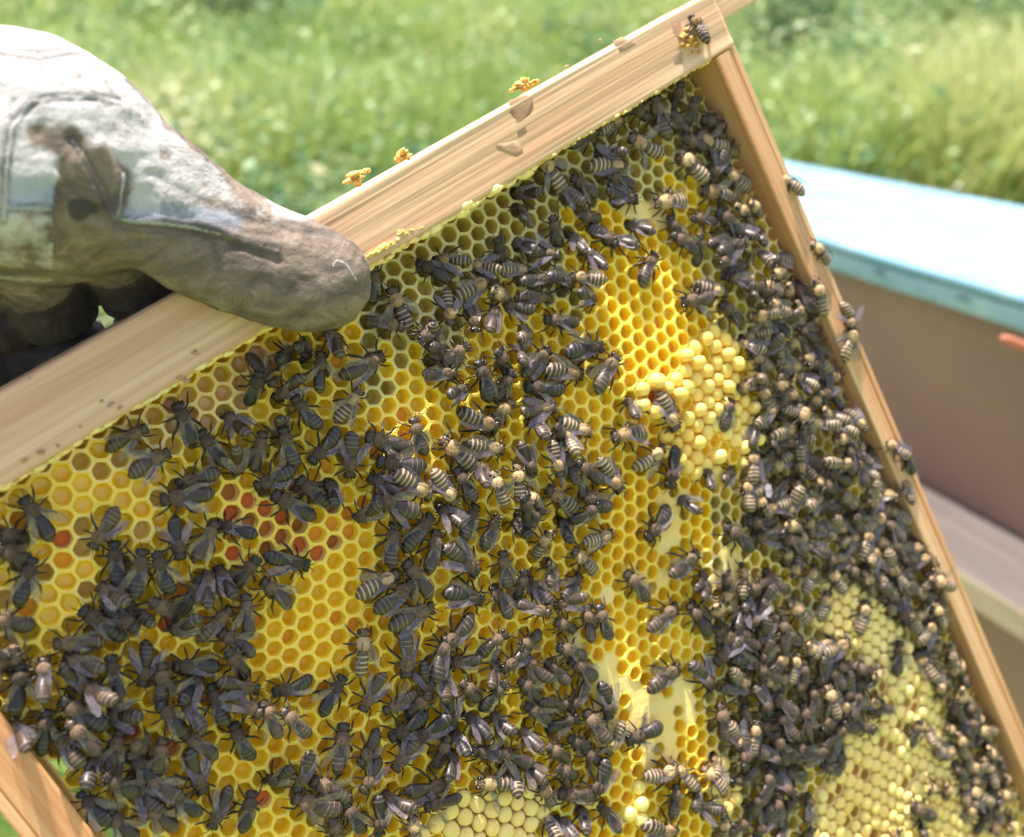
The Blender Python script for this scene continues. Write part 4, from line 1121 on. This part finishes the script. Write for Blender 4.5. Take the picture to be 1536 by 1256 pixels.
# bees on the wood and clinging outside the side bar (photo points, height above the bar face)
EXTRA = [
    (1046, 30, 1050, 62, 's', ZF + .2, 'bee on orange propolis at the top corner of the frame'),
    (1179, 268, 1197, 290, 's', 2.0, 'uppermost bee outside the side bar, half hidden by it'),
    (1218, 366, 1243, 393, 's', 2.2, 'bee outside the side bar just below the near corner of the blue lid'),
    (1221, 418, 1232, 474, 's', ZF + .2, 'striped bee lying lengthwise on the side bar face'),
    (1278, 498, 1268, 455, 'sw', 2.5, 'bee outside the side bar with raised wings against the brown wall'),
    (1281, 488, 1262, 538, 'sw', 2.5, 'lower bee of the pair clinging outside the side bar against brown wall'),
    (1338, 664, 1355, 690, 's', ZF, 'bee walking over the side bar edge level with the ledge top'),
    (1352, 672, 1368, 712, '', 3.0, 'dark bee hanging outside the side bar above the pale ledge'),
    (1362, 720, 1356, 758, 's', 3.0, 'bee outside the side bar where the pale ledge meets it'),
    (1395, 868, 1428, 885, 'sw', ZF, 'bee spreading its wings over the side bar under the ledge'),
    (1400, 905, 1415, 940, 's', ZF, 'bee crossing the side bar below the ledge'),
]
SPECIAL = {}
for (hx, hy, tx, ty, fl, z, lab) in EXTRA:
    a = onplane(hx, hy, z + 2); b = onplane(tx, ty, z + 2)
    dx, dy = a[0] - b[0], a[1] - b[1]; Ln = math.hypot(dx, dy)
    sc = min(1.08, max(0.88, Ln / 13.0))
    d_ = dict(x=(a[0] + b[0]) / 2, y=(a[1] + b[1]) / 2, ang=math.atan2(dy, dx), sc=sc, pitch=(-.55 if Ln < 10 else 0), fl=fl, pc=((hx + tx) / 2, (hy + ty) / 2), tr=True, z=z, roll=.1, lv=0, special=lab)
    placed.append(d_)

# ---- labels: zone by what stands beside, heading, then rank among the alike
LAND = [
    ('under the gloved thumb tip', 540, 520), ('beside the gloved thumb tip', 610, 440), ('among red pollen cells near the wood', 340, 640),
    ('on golden cells below the top bar', 230, 670), ('beside the orange pollen cells', 110, 850), ('between the orange pollen cells and golden patch', 340, 790),
    ('in dark crowd left of the golden patch', 320, 880), ('in dark crowd above the orange side bar', 60, 1020), ('around the four red cells', 240, 960),
    ('in dark crowd beside the orange side bar', 150, 1130), ('on cells right below the dark crowd', 330, 1190), ('on the bare golden patch', 520, 960),
    ('on the lower edge of the golden patch', 520, 1080), ('right of the bare golden patch', 640, 900), ('above the bare golden patch', 520, 700),
    ('in the busy band under the thumb', 640, 680), ('in the middle of the busy band', 760, 690), ('on the sunlit end of the busy band', 870, 680),
    ('in the knot below the busy band', 700, 800), ('in the knot beside the pale olive cells', 840, 850), ('in the grey crowd under the top bar', 720, 440),
    ('in shaded crowd below the middle top bar', 830, 300), ('in the shaded crowd near the top corner', 1000, 200), ('in the shade along the upper side bar', 1100, 290),
    ('above the open olive cells', 900, 390), ('left of the raised wax cells', 830, 560), ('on the raised yellow wax cells', 1030, 600),
    ('between raised wax and pale patch', 990, 760), ('on open cells near the white wing bee', 980, 900), ('around the shiny white wing bee', 1080, 890),
    ('in the crowd beside raised wax cells', 1160, 600), ('in the sunlit crowd at mid side bar', 1200, 500), ('in the sunlit crowd beside lower side bar', 1300, 720),
    ('in the pale crowd over small domed cells', 1230, 830), ('in the dark knot right of raised wax', 1170, 720), ('on the side bar edge by the ledge', 1370, 820),
    ('in dark lower crowd left of domed cells', 1190, 1060), ('in upper part of the lower dark crowd', 1200, 960), ('between domed cells and the side bar', 1420, 1000),
    ('in the lowest crowd by the side bar', 1450, 1170), ('on the pale domed cells', 1330, 1130), ('around the smooth pale wax patch', 980, 1040),
    ('beside the glowing yellow wax lump', 970, 1190), ('in the lower middle dark crowd', 760, 1060), ('right side of the lower middle crowd', 850, 1000),
    ('beside the small domed yellow patch', 720, 1180), ('below the lower middle crowd', 850, 1200), ('left edge of the lower middle crowd', 640, 1130),
    ('at the lowest edge of comb', 560, 1210), ('between domed cells and yellow lump', 1110, 1130), ('in the column under the top corner', 1140, 420),
]
DIRS = ['right', 'up-right', 'up', 'up-left', 'left', 'down-left', 'down', 'down-right']
ORD = ['first', 'second', 'third', 'fourth', 'fifth', 'sixth', 'seventh', 'eighth', 'ninth', 'tenth', 'eleventh', 'twelfth']


def img_dir(p):
    c = math.cos(p['ang']); s_ = math.sin(p['ang'])
    x0, y0_ = pix(p['x'], p['y'], 2); x1, y1_ = pix(p['x'] + 3 * c, p['y'] + 3 * s_, 2)
    return int(round(math.atan2(-(y1_ - y0_), x1 - x0) / (math.pi / 4))) % 8


def look_of(p):
    f = p['fl']
    if 'i' in f: return 'sunken dark bee' if 's' not in f else 'sunken pale bee'
    if 'w' in f and 's' in f: return 'open-winged sunlit-tan bee'
    if 'w' in f: return 'open-winged dark bee'
    return 'sunlit-tan bee' if 's' in f else 'dark bee'


inview = []
for p in placed:
    p['px'], p['py'] = pix(p['x'], p['y'], p['z'] + 2)
    if -45 < p['px'] < 1581 and -20 < p['py'] < 1300:
        inview.append(p)
def show_size(p):
    v_ = R3 @ Vector((p['x'], -p['y'], 0)) + TRV
    out_ = 0 if (8 < p['px'] < 1528 and 8 < p['py'] < 1248) else -3
    hid = -3 if in_poly(p['px'], p['py'], GLOVE) else 0
    return (200 / v_.z) ** 2 * p['sc'] * (1.0 if p['tr'] else .86) + out_ + hid + (3 if 'special' in p else 0)
inview.sort(key=show_size, reverse=True)
single_bees = inview[:300]; rest = inview[300:]
print('bees single', len(single_bees), 'joined', len(rest))
buck = {}
for p in single_bees:
    if 'special' in p: p['label'] = p['special']; continue
    zi = min(range(len(LAND)), key=lambda k: (LAND[k][1] - p['px']) ** 2 + (LAND[k][2] - p['py']) ** 2)
    buck.setdefault((look_of(p), img_dir(p), zi), []).append(p)
for (lk, di, zi), ps in buck.items():
    ps.sort(key=lambda p: p['px'])
    for k, p in enumerate(ps):
        tail_ = '' if len(ps) == 1 else f', {ORD[min(k, 11)]} from left' if len(ps) > 2 or k else ', the left one'
        p['label'] = f'{lk} heading {DIRS[di]} {LAND[zi][0]}{tail_}'
master = {}
for n_, p in enumerate(single_bees):
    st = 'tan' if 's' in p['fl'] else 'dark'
    r_ = random.Random(int(p['x'] * 31 + p['y'] * 17))
    root = thing('honey_bee', p['label'], 'bee', None, 'honey bees crawling over the frame')
    root.matrix_world = bee_matrix(p)
    link('body', BODY[st][r_.randrange(9)], root)
    for s, wm in wing_poses(p['fl'], r_):
        w_ = link('wing', WING[s], root); w_.matrix_local = wm
# the remaining, smallest-showing bees of the crowd as one mass
arrs = {}
def mesh_arr(me):
    if me.name not in arrs:
        co = np.empty(len(me.vertices) * 3); me.vertices.foreach_get('co', co)
        lt = np.empty(len(me.polygons), np.int32); me.polygons.foreach_get('loop_total', lt)
        vi = np.empty(len(me.loops), np.int32); me.loops.foreach_get('vertex_index', vi)
        mi = np.empty(len(me.polygons), np.int32); me.polygons.foreach_get('material_index', mi)
        arrs[me.name] = (co.reshape(-1, 3), lt, vi, mi)
    return arrs[me.name]
ALLM = ['chitin', 'chitin_band', 'thorax', 'leg', 'eye', 'abd_sunlit', 'band_sunlit', 'thorax_sunlit', 'wing', 'vein']
vs = []; lts = []; vis_ = []; mis = []; off = 0
for p in rest:
    st = 'tan' if 's' in p['fl'] else 'dark'; r_ = random.Random(int(p['x'] * 31 + p['y'] * 17)); Bm = bee_matrix(p)
    for me, mx, names in [(BODY[st][r_.randrange(9)], Bm, BEEM[st])] + [(WING[s], Bm @ wm, ['wing', 'vein']) for s, wm in wing_poses(p['fl'], r_)]:
        co, lt, vi, mi = mesh_arr(me)
        A = np.array(mx); vs.append(co @ A[:3, :3].T + A[:3, 3]); lts.append(lt); vis_.append(vi + off)
        mis.append(np.array([ALLM.index(k) for k in names])[mi]); off += len(co)
if vs:
    vs = np.concatenate(vs); lts = np.concatenate(lts); vis_ = np.concatenate(vis_); mis = np.concatenate(mis)
    me = bpy.data.meshes.new('bee_crowd'); me.vertices.add(len(vs)); me.vertices.foreach_set('co', vs.reshape(-1))
    me.loops.add(len(vis_)); me.loops.foreach_set('vertex_index', vis_.astype(np.int32))
    me.polygons.add(len(lts)); me.polygons.foreach_set('loop_start', (np.cumsum(lts) - lts).astype(np.int32))
    me.polygons.foreach_set('material_index', mis.astype(np.int32)); me.polygons.foreach_set('use_smooth', np.ones(len(lts), bool))
    for k in ALLM: me.materials.append(M[k])
    me.update(calc_edges=True)
    link('bee_crowd', me, kind='stuff', label='mass of honey bees packed along the far side of the comb')

# ================================================================== THE GLOVED HAND
m = mat('glove_leather', (0.6, 0.55, 0.48), 0.8)
v = coords(m, 'Object')
ga = N(m, 'ShaderNodeAttribute', attribute_name='grime_shade').outputs['Fac']
n_big = noise(m, v, 34, 6, 0.65, 0.4); n_mid = noise(m, v, 120, 6, 0.7); n_fine = noise(m, v, 700, 4, 0.7)
clean = ramp(m, n_mid, [(0.32, (0.22, 0.19, 0.175)), (0.43, (0.42, 0.39, 0.375)), (0.8, (0.54, 0.52, 0.51))])
n_sp = noise(m, coords(m, 'Object', (1, 1, 1.6)), 75, 8, 0.72, 0.8)
dirt = ramp(m, n_sp, [(0.32, (0.055, 0.042, 0.036)), (0.48, (0.14, 0.098, 0.072)), (0.6, (0.23, 0.17, 0.125)), (0.7, (0.34, 0.27, 0.21))])
ad = N(m, 'ShaderNodeMath', operation='ADD'); L(m, ga, ad.inputs[0]); L(m, n_big, ad.inputs[1])
a2 = N(m, 'ShaderNodeMath', operation='MULTIPLY_ADD'); L(m, n_mid, a2.inputs[0]); a2.inputs[1].default_value = 0.9; L(m, ad.outputs[0], a2.inputs[2])
msk = ramp(m, a2.outputs[0], [(0.50, (0, 0, 0)), (0.62, (1, 1, 1))])
hf = N(m, 'ShaderNodeMath', operation='MULTIPLY'); L(m, a2.outputs[0], hf.inputs[0]); hf.inputs[1].default_value = 0.5
msk = ramp(m, hf.outputs[0], [(0.56, (0, 0, 0)), (0.66, (1, 1, 1))])
c = mix(m, msk, clean, dirt)
dk = N(m, 'ShaderNodeAttribute', attribute_name='grime_shade').outputs['Fac']
c = mix(m, ramp(m, dk, [(0.95, (0, 0, 0)), (1.0, (0.85, 0.85, 0.85))]), c, (0.035, 0.028, 0.026))  # near-black paints the shade on fingers behind the bar
c = mix(m, ramp(m, n_fine, [(0.6, (0, 0, 0)), (0.75, (0.5, 0.5, 0.5))]), c, (0.12, 0.10, 0.085))
bl = N(m, 'ShaderNodeAttribute', attribute_name='blue').outputs['Fac']; sl = N(m, 'ShaderNodeAttribute', attribute_name='stitch').outputs['Fac']
c = mix(m, bl, c, (0.30, 0.35, 0.47))
c = mix(m, sl, c, (0.07, 0.06, 0.06))
base(m, c)
hs = N(m, 'ShaderNodeMath', operation='MULTIPLY_ADD'); L(m, n_fine, hs.inputs[0]); hs.inputs[1].default_value = 0.6; L(m, n_sp, hs.inputs[2])
bump(m, hs.outputs[0], 0.75, 0.0012); M['glove'] = m
M['seam'] = mat('glove_seam', (0.40, 0.37, 0.36), 0.9)
M['lining'] = mat('glove_lining', (0.55, 0.60, 0.72), 0.8)
M['finger'] = m


def dz(px, py, z):
    """camera depth (m) of the frame plane z (mm) at a pixel"""
    x, y = onplane(px, py, z); return (R3 @ Vector((x, -y, -z)) + TRV).z / 1000


Dth = dz(500, 430, ZF) - 0.0122     # centre of the thumb rests on the wood and comb
rings = []
SECT = [  # top contour point, bottom contour point, centre depth, half depth (mm)
    ((-330, -60), (-360, 560), .262, 38), ((-220, -20), (-240, 520), .262, 36), ((-120, 28), (-130, 470), .260, 33), ((-30, 52), (-30, 428), .256, 30), ((30, 54), (20, 424), .254, 29),
    ((75, 60), (70, 421), .253, 28), ((112, 74), (120, 416), .253, 27), ((150, 92), (165, 404), .254, 25.5), ((190, 120), (200, 402), .256, 23.5),
    ((228, 158), (228, 416), .259, 21), ((258, 190), (252, 432), .2615, 18.5), ((290, 215), (280, 446), .264, 16), ((322, 245), (308, 458), .2665, 14),
    ((352, 272), (338, 468), .269, 13), ((384, 294), (368, 478), .271, 12.4), ((418, 311), (398, 488), .2725, 12.2), ((452, 325), (430, 495), .274, 12.2),
    ((482, 338), (462, 499), .2752, 12.2), ((508, 349), (495, 495), .276, 12), ((530, 364), (522, 484), .2765, 10.8), ((546, 386), (540, 466), .277, 8.6), ((554, 405), (552, 447), .277, 5.5)]
def cr(a, b, c_, d, t): return .5 * ((2 * b) + (-a + c_) * t + (2 * a - 5 * b + 4 * c_ - d) * t * t + (-a + 3 * b - 3 * c_ + d) * t ** 3)
arr = [(*a, *b, z, h) for a, b, z, h in SECT]
dd = Dth - 0.2755
full = []
for i in range(len(arr) - 1):
    p = [arr[max(i - 1, 0)], arr[i], arr[i + 1], arr[min(i + 2, len(arr) - 1)]]
    for t in (0, .25, .5, .75): full.append([cr(p[0][k], p[1][k], p[2][k], p[3][k], t) for k in range(6)])
full.append(list(arr[-1]))
for (ax_, ay, bx_, by_, z, h) in full:
    z += dd
    A = at(ax_, ay, z); B = at(bx_, by_, z); c_ = (A + B) / 2; u_ = (A - B) / 2
    ring = []
    for k in range(40):
        a = 2 * math.pi * k / 40
        ca, sa = math.cos(a), math.sin(a)
        ex = 0.86
        ring.append(c_ + u_ * math.copysign(abs(ca) ** ex, ca) + Fw * (h / 1000) * math.copysign(abs(sa) ** ex, sa))
    rings.append(ring)
hb = Bag(); hb.add(grid_tube(rings))
# fingers wrapping down behind the bar
def chain(pts, n=14):
    P = [at(a, b, z) for a, b, z, r in pts]; Rr = [r / 1000 for a, b, z, r in pts]
    PP = []; RR = []
    for i in range(len(P) - 1):
        for t in (0, .33, .66): PP.append(P[i].lerp(P[i + 1], t)); RR.append(Rr[i] * (1 - t) + Rr[i + 1] * t)
    PP.append(P[-1]); RR.append(Rr[-1] * .9)
    PP.append(P[-1] + (P[-1] - P[-2]).normalized() * Rr[-1] * .5); RR.append(Rr[-1] * .45)
    return tube(PP, RR, n)
zb = dz(60, 520, -21)
for pts in ([(-110, 300, .250, 15), (-90, 420, zb - .002, 14), (-50, 530, zb + .012, 13), (20, 640, zb + .018, 11.5), (60, 700, zb + .018, 10)],
            [(20, 320, .252, 14), (60, 420, zb + .002, 12.5), (95, 500, zb + .018, 11), (130, 590, zb + .020, 10), (170, 650, zb + .018, 9)],
            [(-30, 320, .252, 14), (-20, 420, zb, 12.5), (10, 510, zb + .016, 11.5), (60, 600, zb + .020, 10.5), (100, 660, zb + .018, 9.5)],
            [(130, 300, .256, 14), (198, 400, zb + .006, 12.0), (225, 455, zb + .018, 11.5), (280, 530, zb + .023, 9.5), (300, 580, zb + .022, 9)]):
    hb.add(chain(pts))
me = mesh_from('hand_base', hb.V, hb.F, [M['glove']])
tmp = bpy.data.objects.new('hand_base', me); COL.objects.link(tmp)
md = tmp.modifiers.new('r', 'REMESH'); md.mode = 'VOXEL'; md.voxel_size = 0.00065; md.use_smooth_shade = True
md2 = tmp.modifiers.new('s', 'SMOOTH'); md2.iterations = 6; md2.factor = .6
dg = bpy.context.evaluated_depsgraph_get(); ev = tmp.evaluated_get(dg)
gme = bpy.data.meshes.new_from_object(ev); gme.name = 'glove'
bpy.data.objects.remove(tmp)
# creases and folds
nv = len(gme.vertices); co = np.empty(nv * 3); gme.vertices.foreach_get('co', co); co = co.reshape(-1, 3)
no = np.empty(nv * 3); gme.vertices.foreach_get('normal', no); no = no.reshape(-1, 3)
rel = co - np.array(CAMP); Zc = rel @ np.array(Fw); Xc = rel @ np.array(Rt); Yc = -(rel @ np.array(Up))
PX = CX + FPX * Xc / Zc; PY = CY + FPX * Yc / Zc
front = np.clip(-(no @ np.array(Fw)) * 2 + .2, 0, 1)
disp = np.zeros(nv)
def pdist(poly):
    best = np.full(nv, 1e9)
    for (x0, y0_), (x1, y1_) in zip(poly[:-1], poly[1:]):
        dx, dy = x1 - x0, y1_ - y0_; t = np.clip(((PX - x0) * dx + (PY - y0_) * dy) / (dx * dx + dy * dy), 0, 1)
        best = np.minimum(best, np.hypot(PX - x0 - t * dx, PY - y0_ - t * dy))
    return best
for poly, w_, a_ in [
    ([(108, 205), (140, 250), (165, 300), (180, 335)], 9, -2.6), ([(150, 215), (175, 260), (182, 320)], 8, 1.6), ([(90, 250), (130, 300), (160, 335)], 8, -1.5),
    ([(180, 340), (240, 342), (300, 350), (360, 372), (420, 392)], 6, -1.6), ([(190, 330), (250, 330), (310, 338), (370, 358), (440, 372)], 7, 1.3),
    ([(60, 200), (100, 260), (120, 330), (110, 400)], 16, -1.8), ([(200, 180), (260, 240), (330, 290)], 14, -1.0), ([(170, 150), (260, 205), (340, 270), (400, 310)], 8, .8),
    ([(230, 260), (300, 300), (380, 330)], 10, -1.0), ([(470, 350), (500, 360), (530, 385)], 6, -.7), ([(200, 360), (260, 380), (300, 420)], 12, -1.2), ([(395, 335), (450, 352), (500, 352)], 6, -1.0),
    ([(20, 180), (60, 150), (120, 143), (180, 150)], 5, -1.2), ([(0, 82), (60, 85), (120, 78)], 4, -.8), ([(10, 316), (78, 317)], 3, -.7), ([(20, 150), (8, 230), (4, 330)], 4, -1.0),
    ([(330, 300), (360, 330), (365, 360)], 6, -.6), ([(410, 400), (440, 440), (430, 480)], 9, -.5), ([(140, 360), (190, 350), (230, 390)], 10, -1.2)]:
    disp += a_ * np.exp(-(pdist(poly) / w_) ** 2) * front
SEAMS = [[(5, 330), (10, 250), (18, 190), (45, 152), (90, 145), (140, 142), (178, 152)], [(-20, 74), (30, 82), (60, 84), (95, 78), (118, 76)],
         [(110, 208), (135, 245), (160, 290), (176, 330)], [(186, 262), (180, 300), (178, 330), (230, 334), (290, 342), (330, 352), (378, 368), (415, 378)], [(8, 311), (40, 313), (76, 314)]]
seamd = np.full(nv, 1e9)
for poly in SEAMS: seamd = np.minimum(seamd, pdist(poly))
disp = disp * 0.42
disp += front * (0.34 * np.exp(-(seamd / 3.2) ** 2) * (1 + .3 * np.sin((PX + PY) * .9)))
fb = np.array([mnoise.fractal(Vector(c_ * 45), 1.0, 2.0, 4) for c_ in co])
fr = np.array([1 - abs(mnoise.noise(Vector((c_[0] * 110 + 5, c_[1] * 110, c_[2] * 110)))) * 2.2 for c_ in co])
fw = np.array([mnoise.fractal(Vector((c_[0] * 60 + 3, c_[1] * 60, c_[2] * 190)), 1.0, 2.0, 4) for c_ in co])
disp += fb * 0.75 + np.clip(fr, 0, 1) ** 3 * 0.18 + fw * .38
co2 = co + no * disp[:, None] * MM
gme.vertices.foreach_set('co', co2.reshape(-1)); gme.update()
# worn-in dirt on thumb underside and side, darker creases; shade painted on finger backs
dirt_shade_w = np.zeros(nv)
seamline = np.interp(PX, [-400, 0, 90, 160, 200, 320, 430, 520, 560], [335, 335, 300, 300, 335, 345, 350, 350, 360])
dirt_shade_w += 0.56 * (1 / (1 + np.exp(-(PY - seamline) / 16)))
dirt_shade_w += 0.36 * np.exp(-(pdist([(60, 200), (110, 215), (130, 280), (100, 300)]) / 26) ** 2) + 0.45 * np.exp(-(pdist([(150, 235), (170, 300), (120, 320)]) / 22) ** 2)
dirt_shade_w += 0.32 * np.exp(-(pdist([(190, 120), (260, 190), (340, 265), (380, 300)]) / 12) ** 2)
dirt_shade_w += 0.18 * (PX > 240) - 0.25 * ((PX < 80) & (PY < 420) & (PY > 316)) + 0.9 * np.clip((Zc - (zb - .012)) / .012, 0, 1) * (PX < 330)
dirt_shade_w -= 0.25 * np.exp(-(((PX - 520) / 40) ** 2 + ((PY - 440) / 35) ** 2))
dirt_shade_w += 0.35 * np.clip(-disp * .5, 0, 1)
dirt_shade_w -= 0.3 * np.exp(-(seamd / 3) ** 2); dirt_shade_w += 0.12 * np.exp(-((seamd - 8) / 5) ** 2)
blue_w = 0.75 * ((PX > 14) & (PX < 80) & (PY > 268) & (PY < 314)) + 0.55 * np.exp(-(pdist([(190, 322), (250, 318), (310, 322), (350, 330)]) / 14) ** 2)
at_ = gme.attributes.new('blue', 'FLOAT', 'POINT'); at_.data.foreach_set('value', blue_w.astype(np.float32))
st_ = np.exp(-((seamd - 5.0) / 2.6) ** 2) * (.75 + .25 * np.sin((PX + 1.3 * PY) * .8)) * front
for poly, ww_2, aa_ in [([(120, 240), (150, 290), (172, 335)], 3, .7), ([(60, 205), (100, 255), (122, 330), (112, 400)], 4, .35), ([(190, 120), (262, 178), (330, 245), (395, 300)], 3, .6),
                        ([(250, 285), (310, 300), (370, 330)], 3, .35), ([(420, 330), (470, 350), (520, 358)], 4, .4), ([(205, 250), (260, 275), (300, 262)], 3, .3), ([(95, 330), (150, 352), (175, 345)], 4, .5)]:
    st_ = np.maximum(st_, aa_ * np.exp(-(pdist(poly) / ww_2) ** 2) * (.5 + fb))
at_ = gme.attributes.new('stitch', 'FLOAT', 'POINT'); at_.data.foreach_set('value', np.clip(st_, 0, .85).astype(np.float32))
at_ = gme.attributes.new('grime_shade', 'FLOAT', 'POINT'); at_.data.foreach_set('value', np.clip(dirt_shade_w, -.3, 1).astype(np.float32))
hc = at(150, 260, .25 + dd)
person = thing('person', 'gloved hand in stained white leather pinching the top bar', 'person', Matrix.Translation(hc))
gme.transform(Matrix.Translation(-hc)); gme.materials.clear(); gme.materials.append(M['glove'])
glove = link('glove', gme, person)
bv = BVHTree.FromPolygons([Vector(v_.co) + hc for v_ in gme.vertices], [tuple(p.vertices) for p in gme.polygons])
def on_glove(px, py, lift=.0):
    d = cam_vec((px - CX) / FPX, (py - CY) / FPX, 1).normalized()
    h, nrm, _, _ = bv.ray_cast(CAMP, d)
    return None if h is None else h + (nrm if nrm.dot(d) < 0 else -nrm) * lift - hc
def cord(pts, rad, mt, name='seam', sub=10):
    P = []
    for (a, b), (c_, d) in zip(pts[:-1], pts[1:]):
        for k in range(sub):
            t = k / sub; q_ = on_glove(a + (c_ - a) * t + .5 * math.sin(len(P) * .5), b + (d - b) * t + .5 * math.cos(len(P) * .6), -rad * .8)
            if q_ is not None and (not P or (q_ - P[-1]).length < .012): P.append(q_)
    if len(P) > 3:
        V_, F_ = tube(P, [rad * (.85 + .3 * random.random()) for _ in P], 7)
        link(name, mesh_from(name, V_, F_, [mt]), glove)
cord([(498, 410), (500, 396), (507, 390), (518, 396), (530, 412), (538, 424)], .0005, M['seam'], 'worn_nick', 5)
# forearm sleeve beyond the frame of view
print('done')
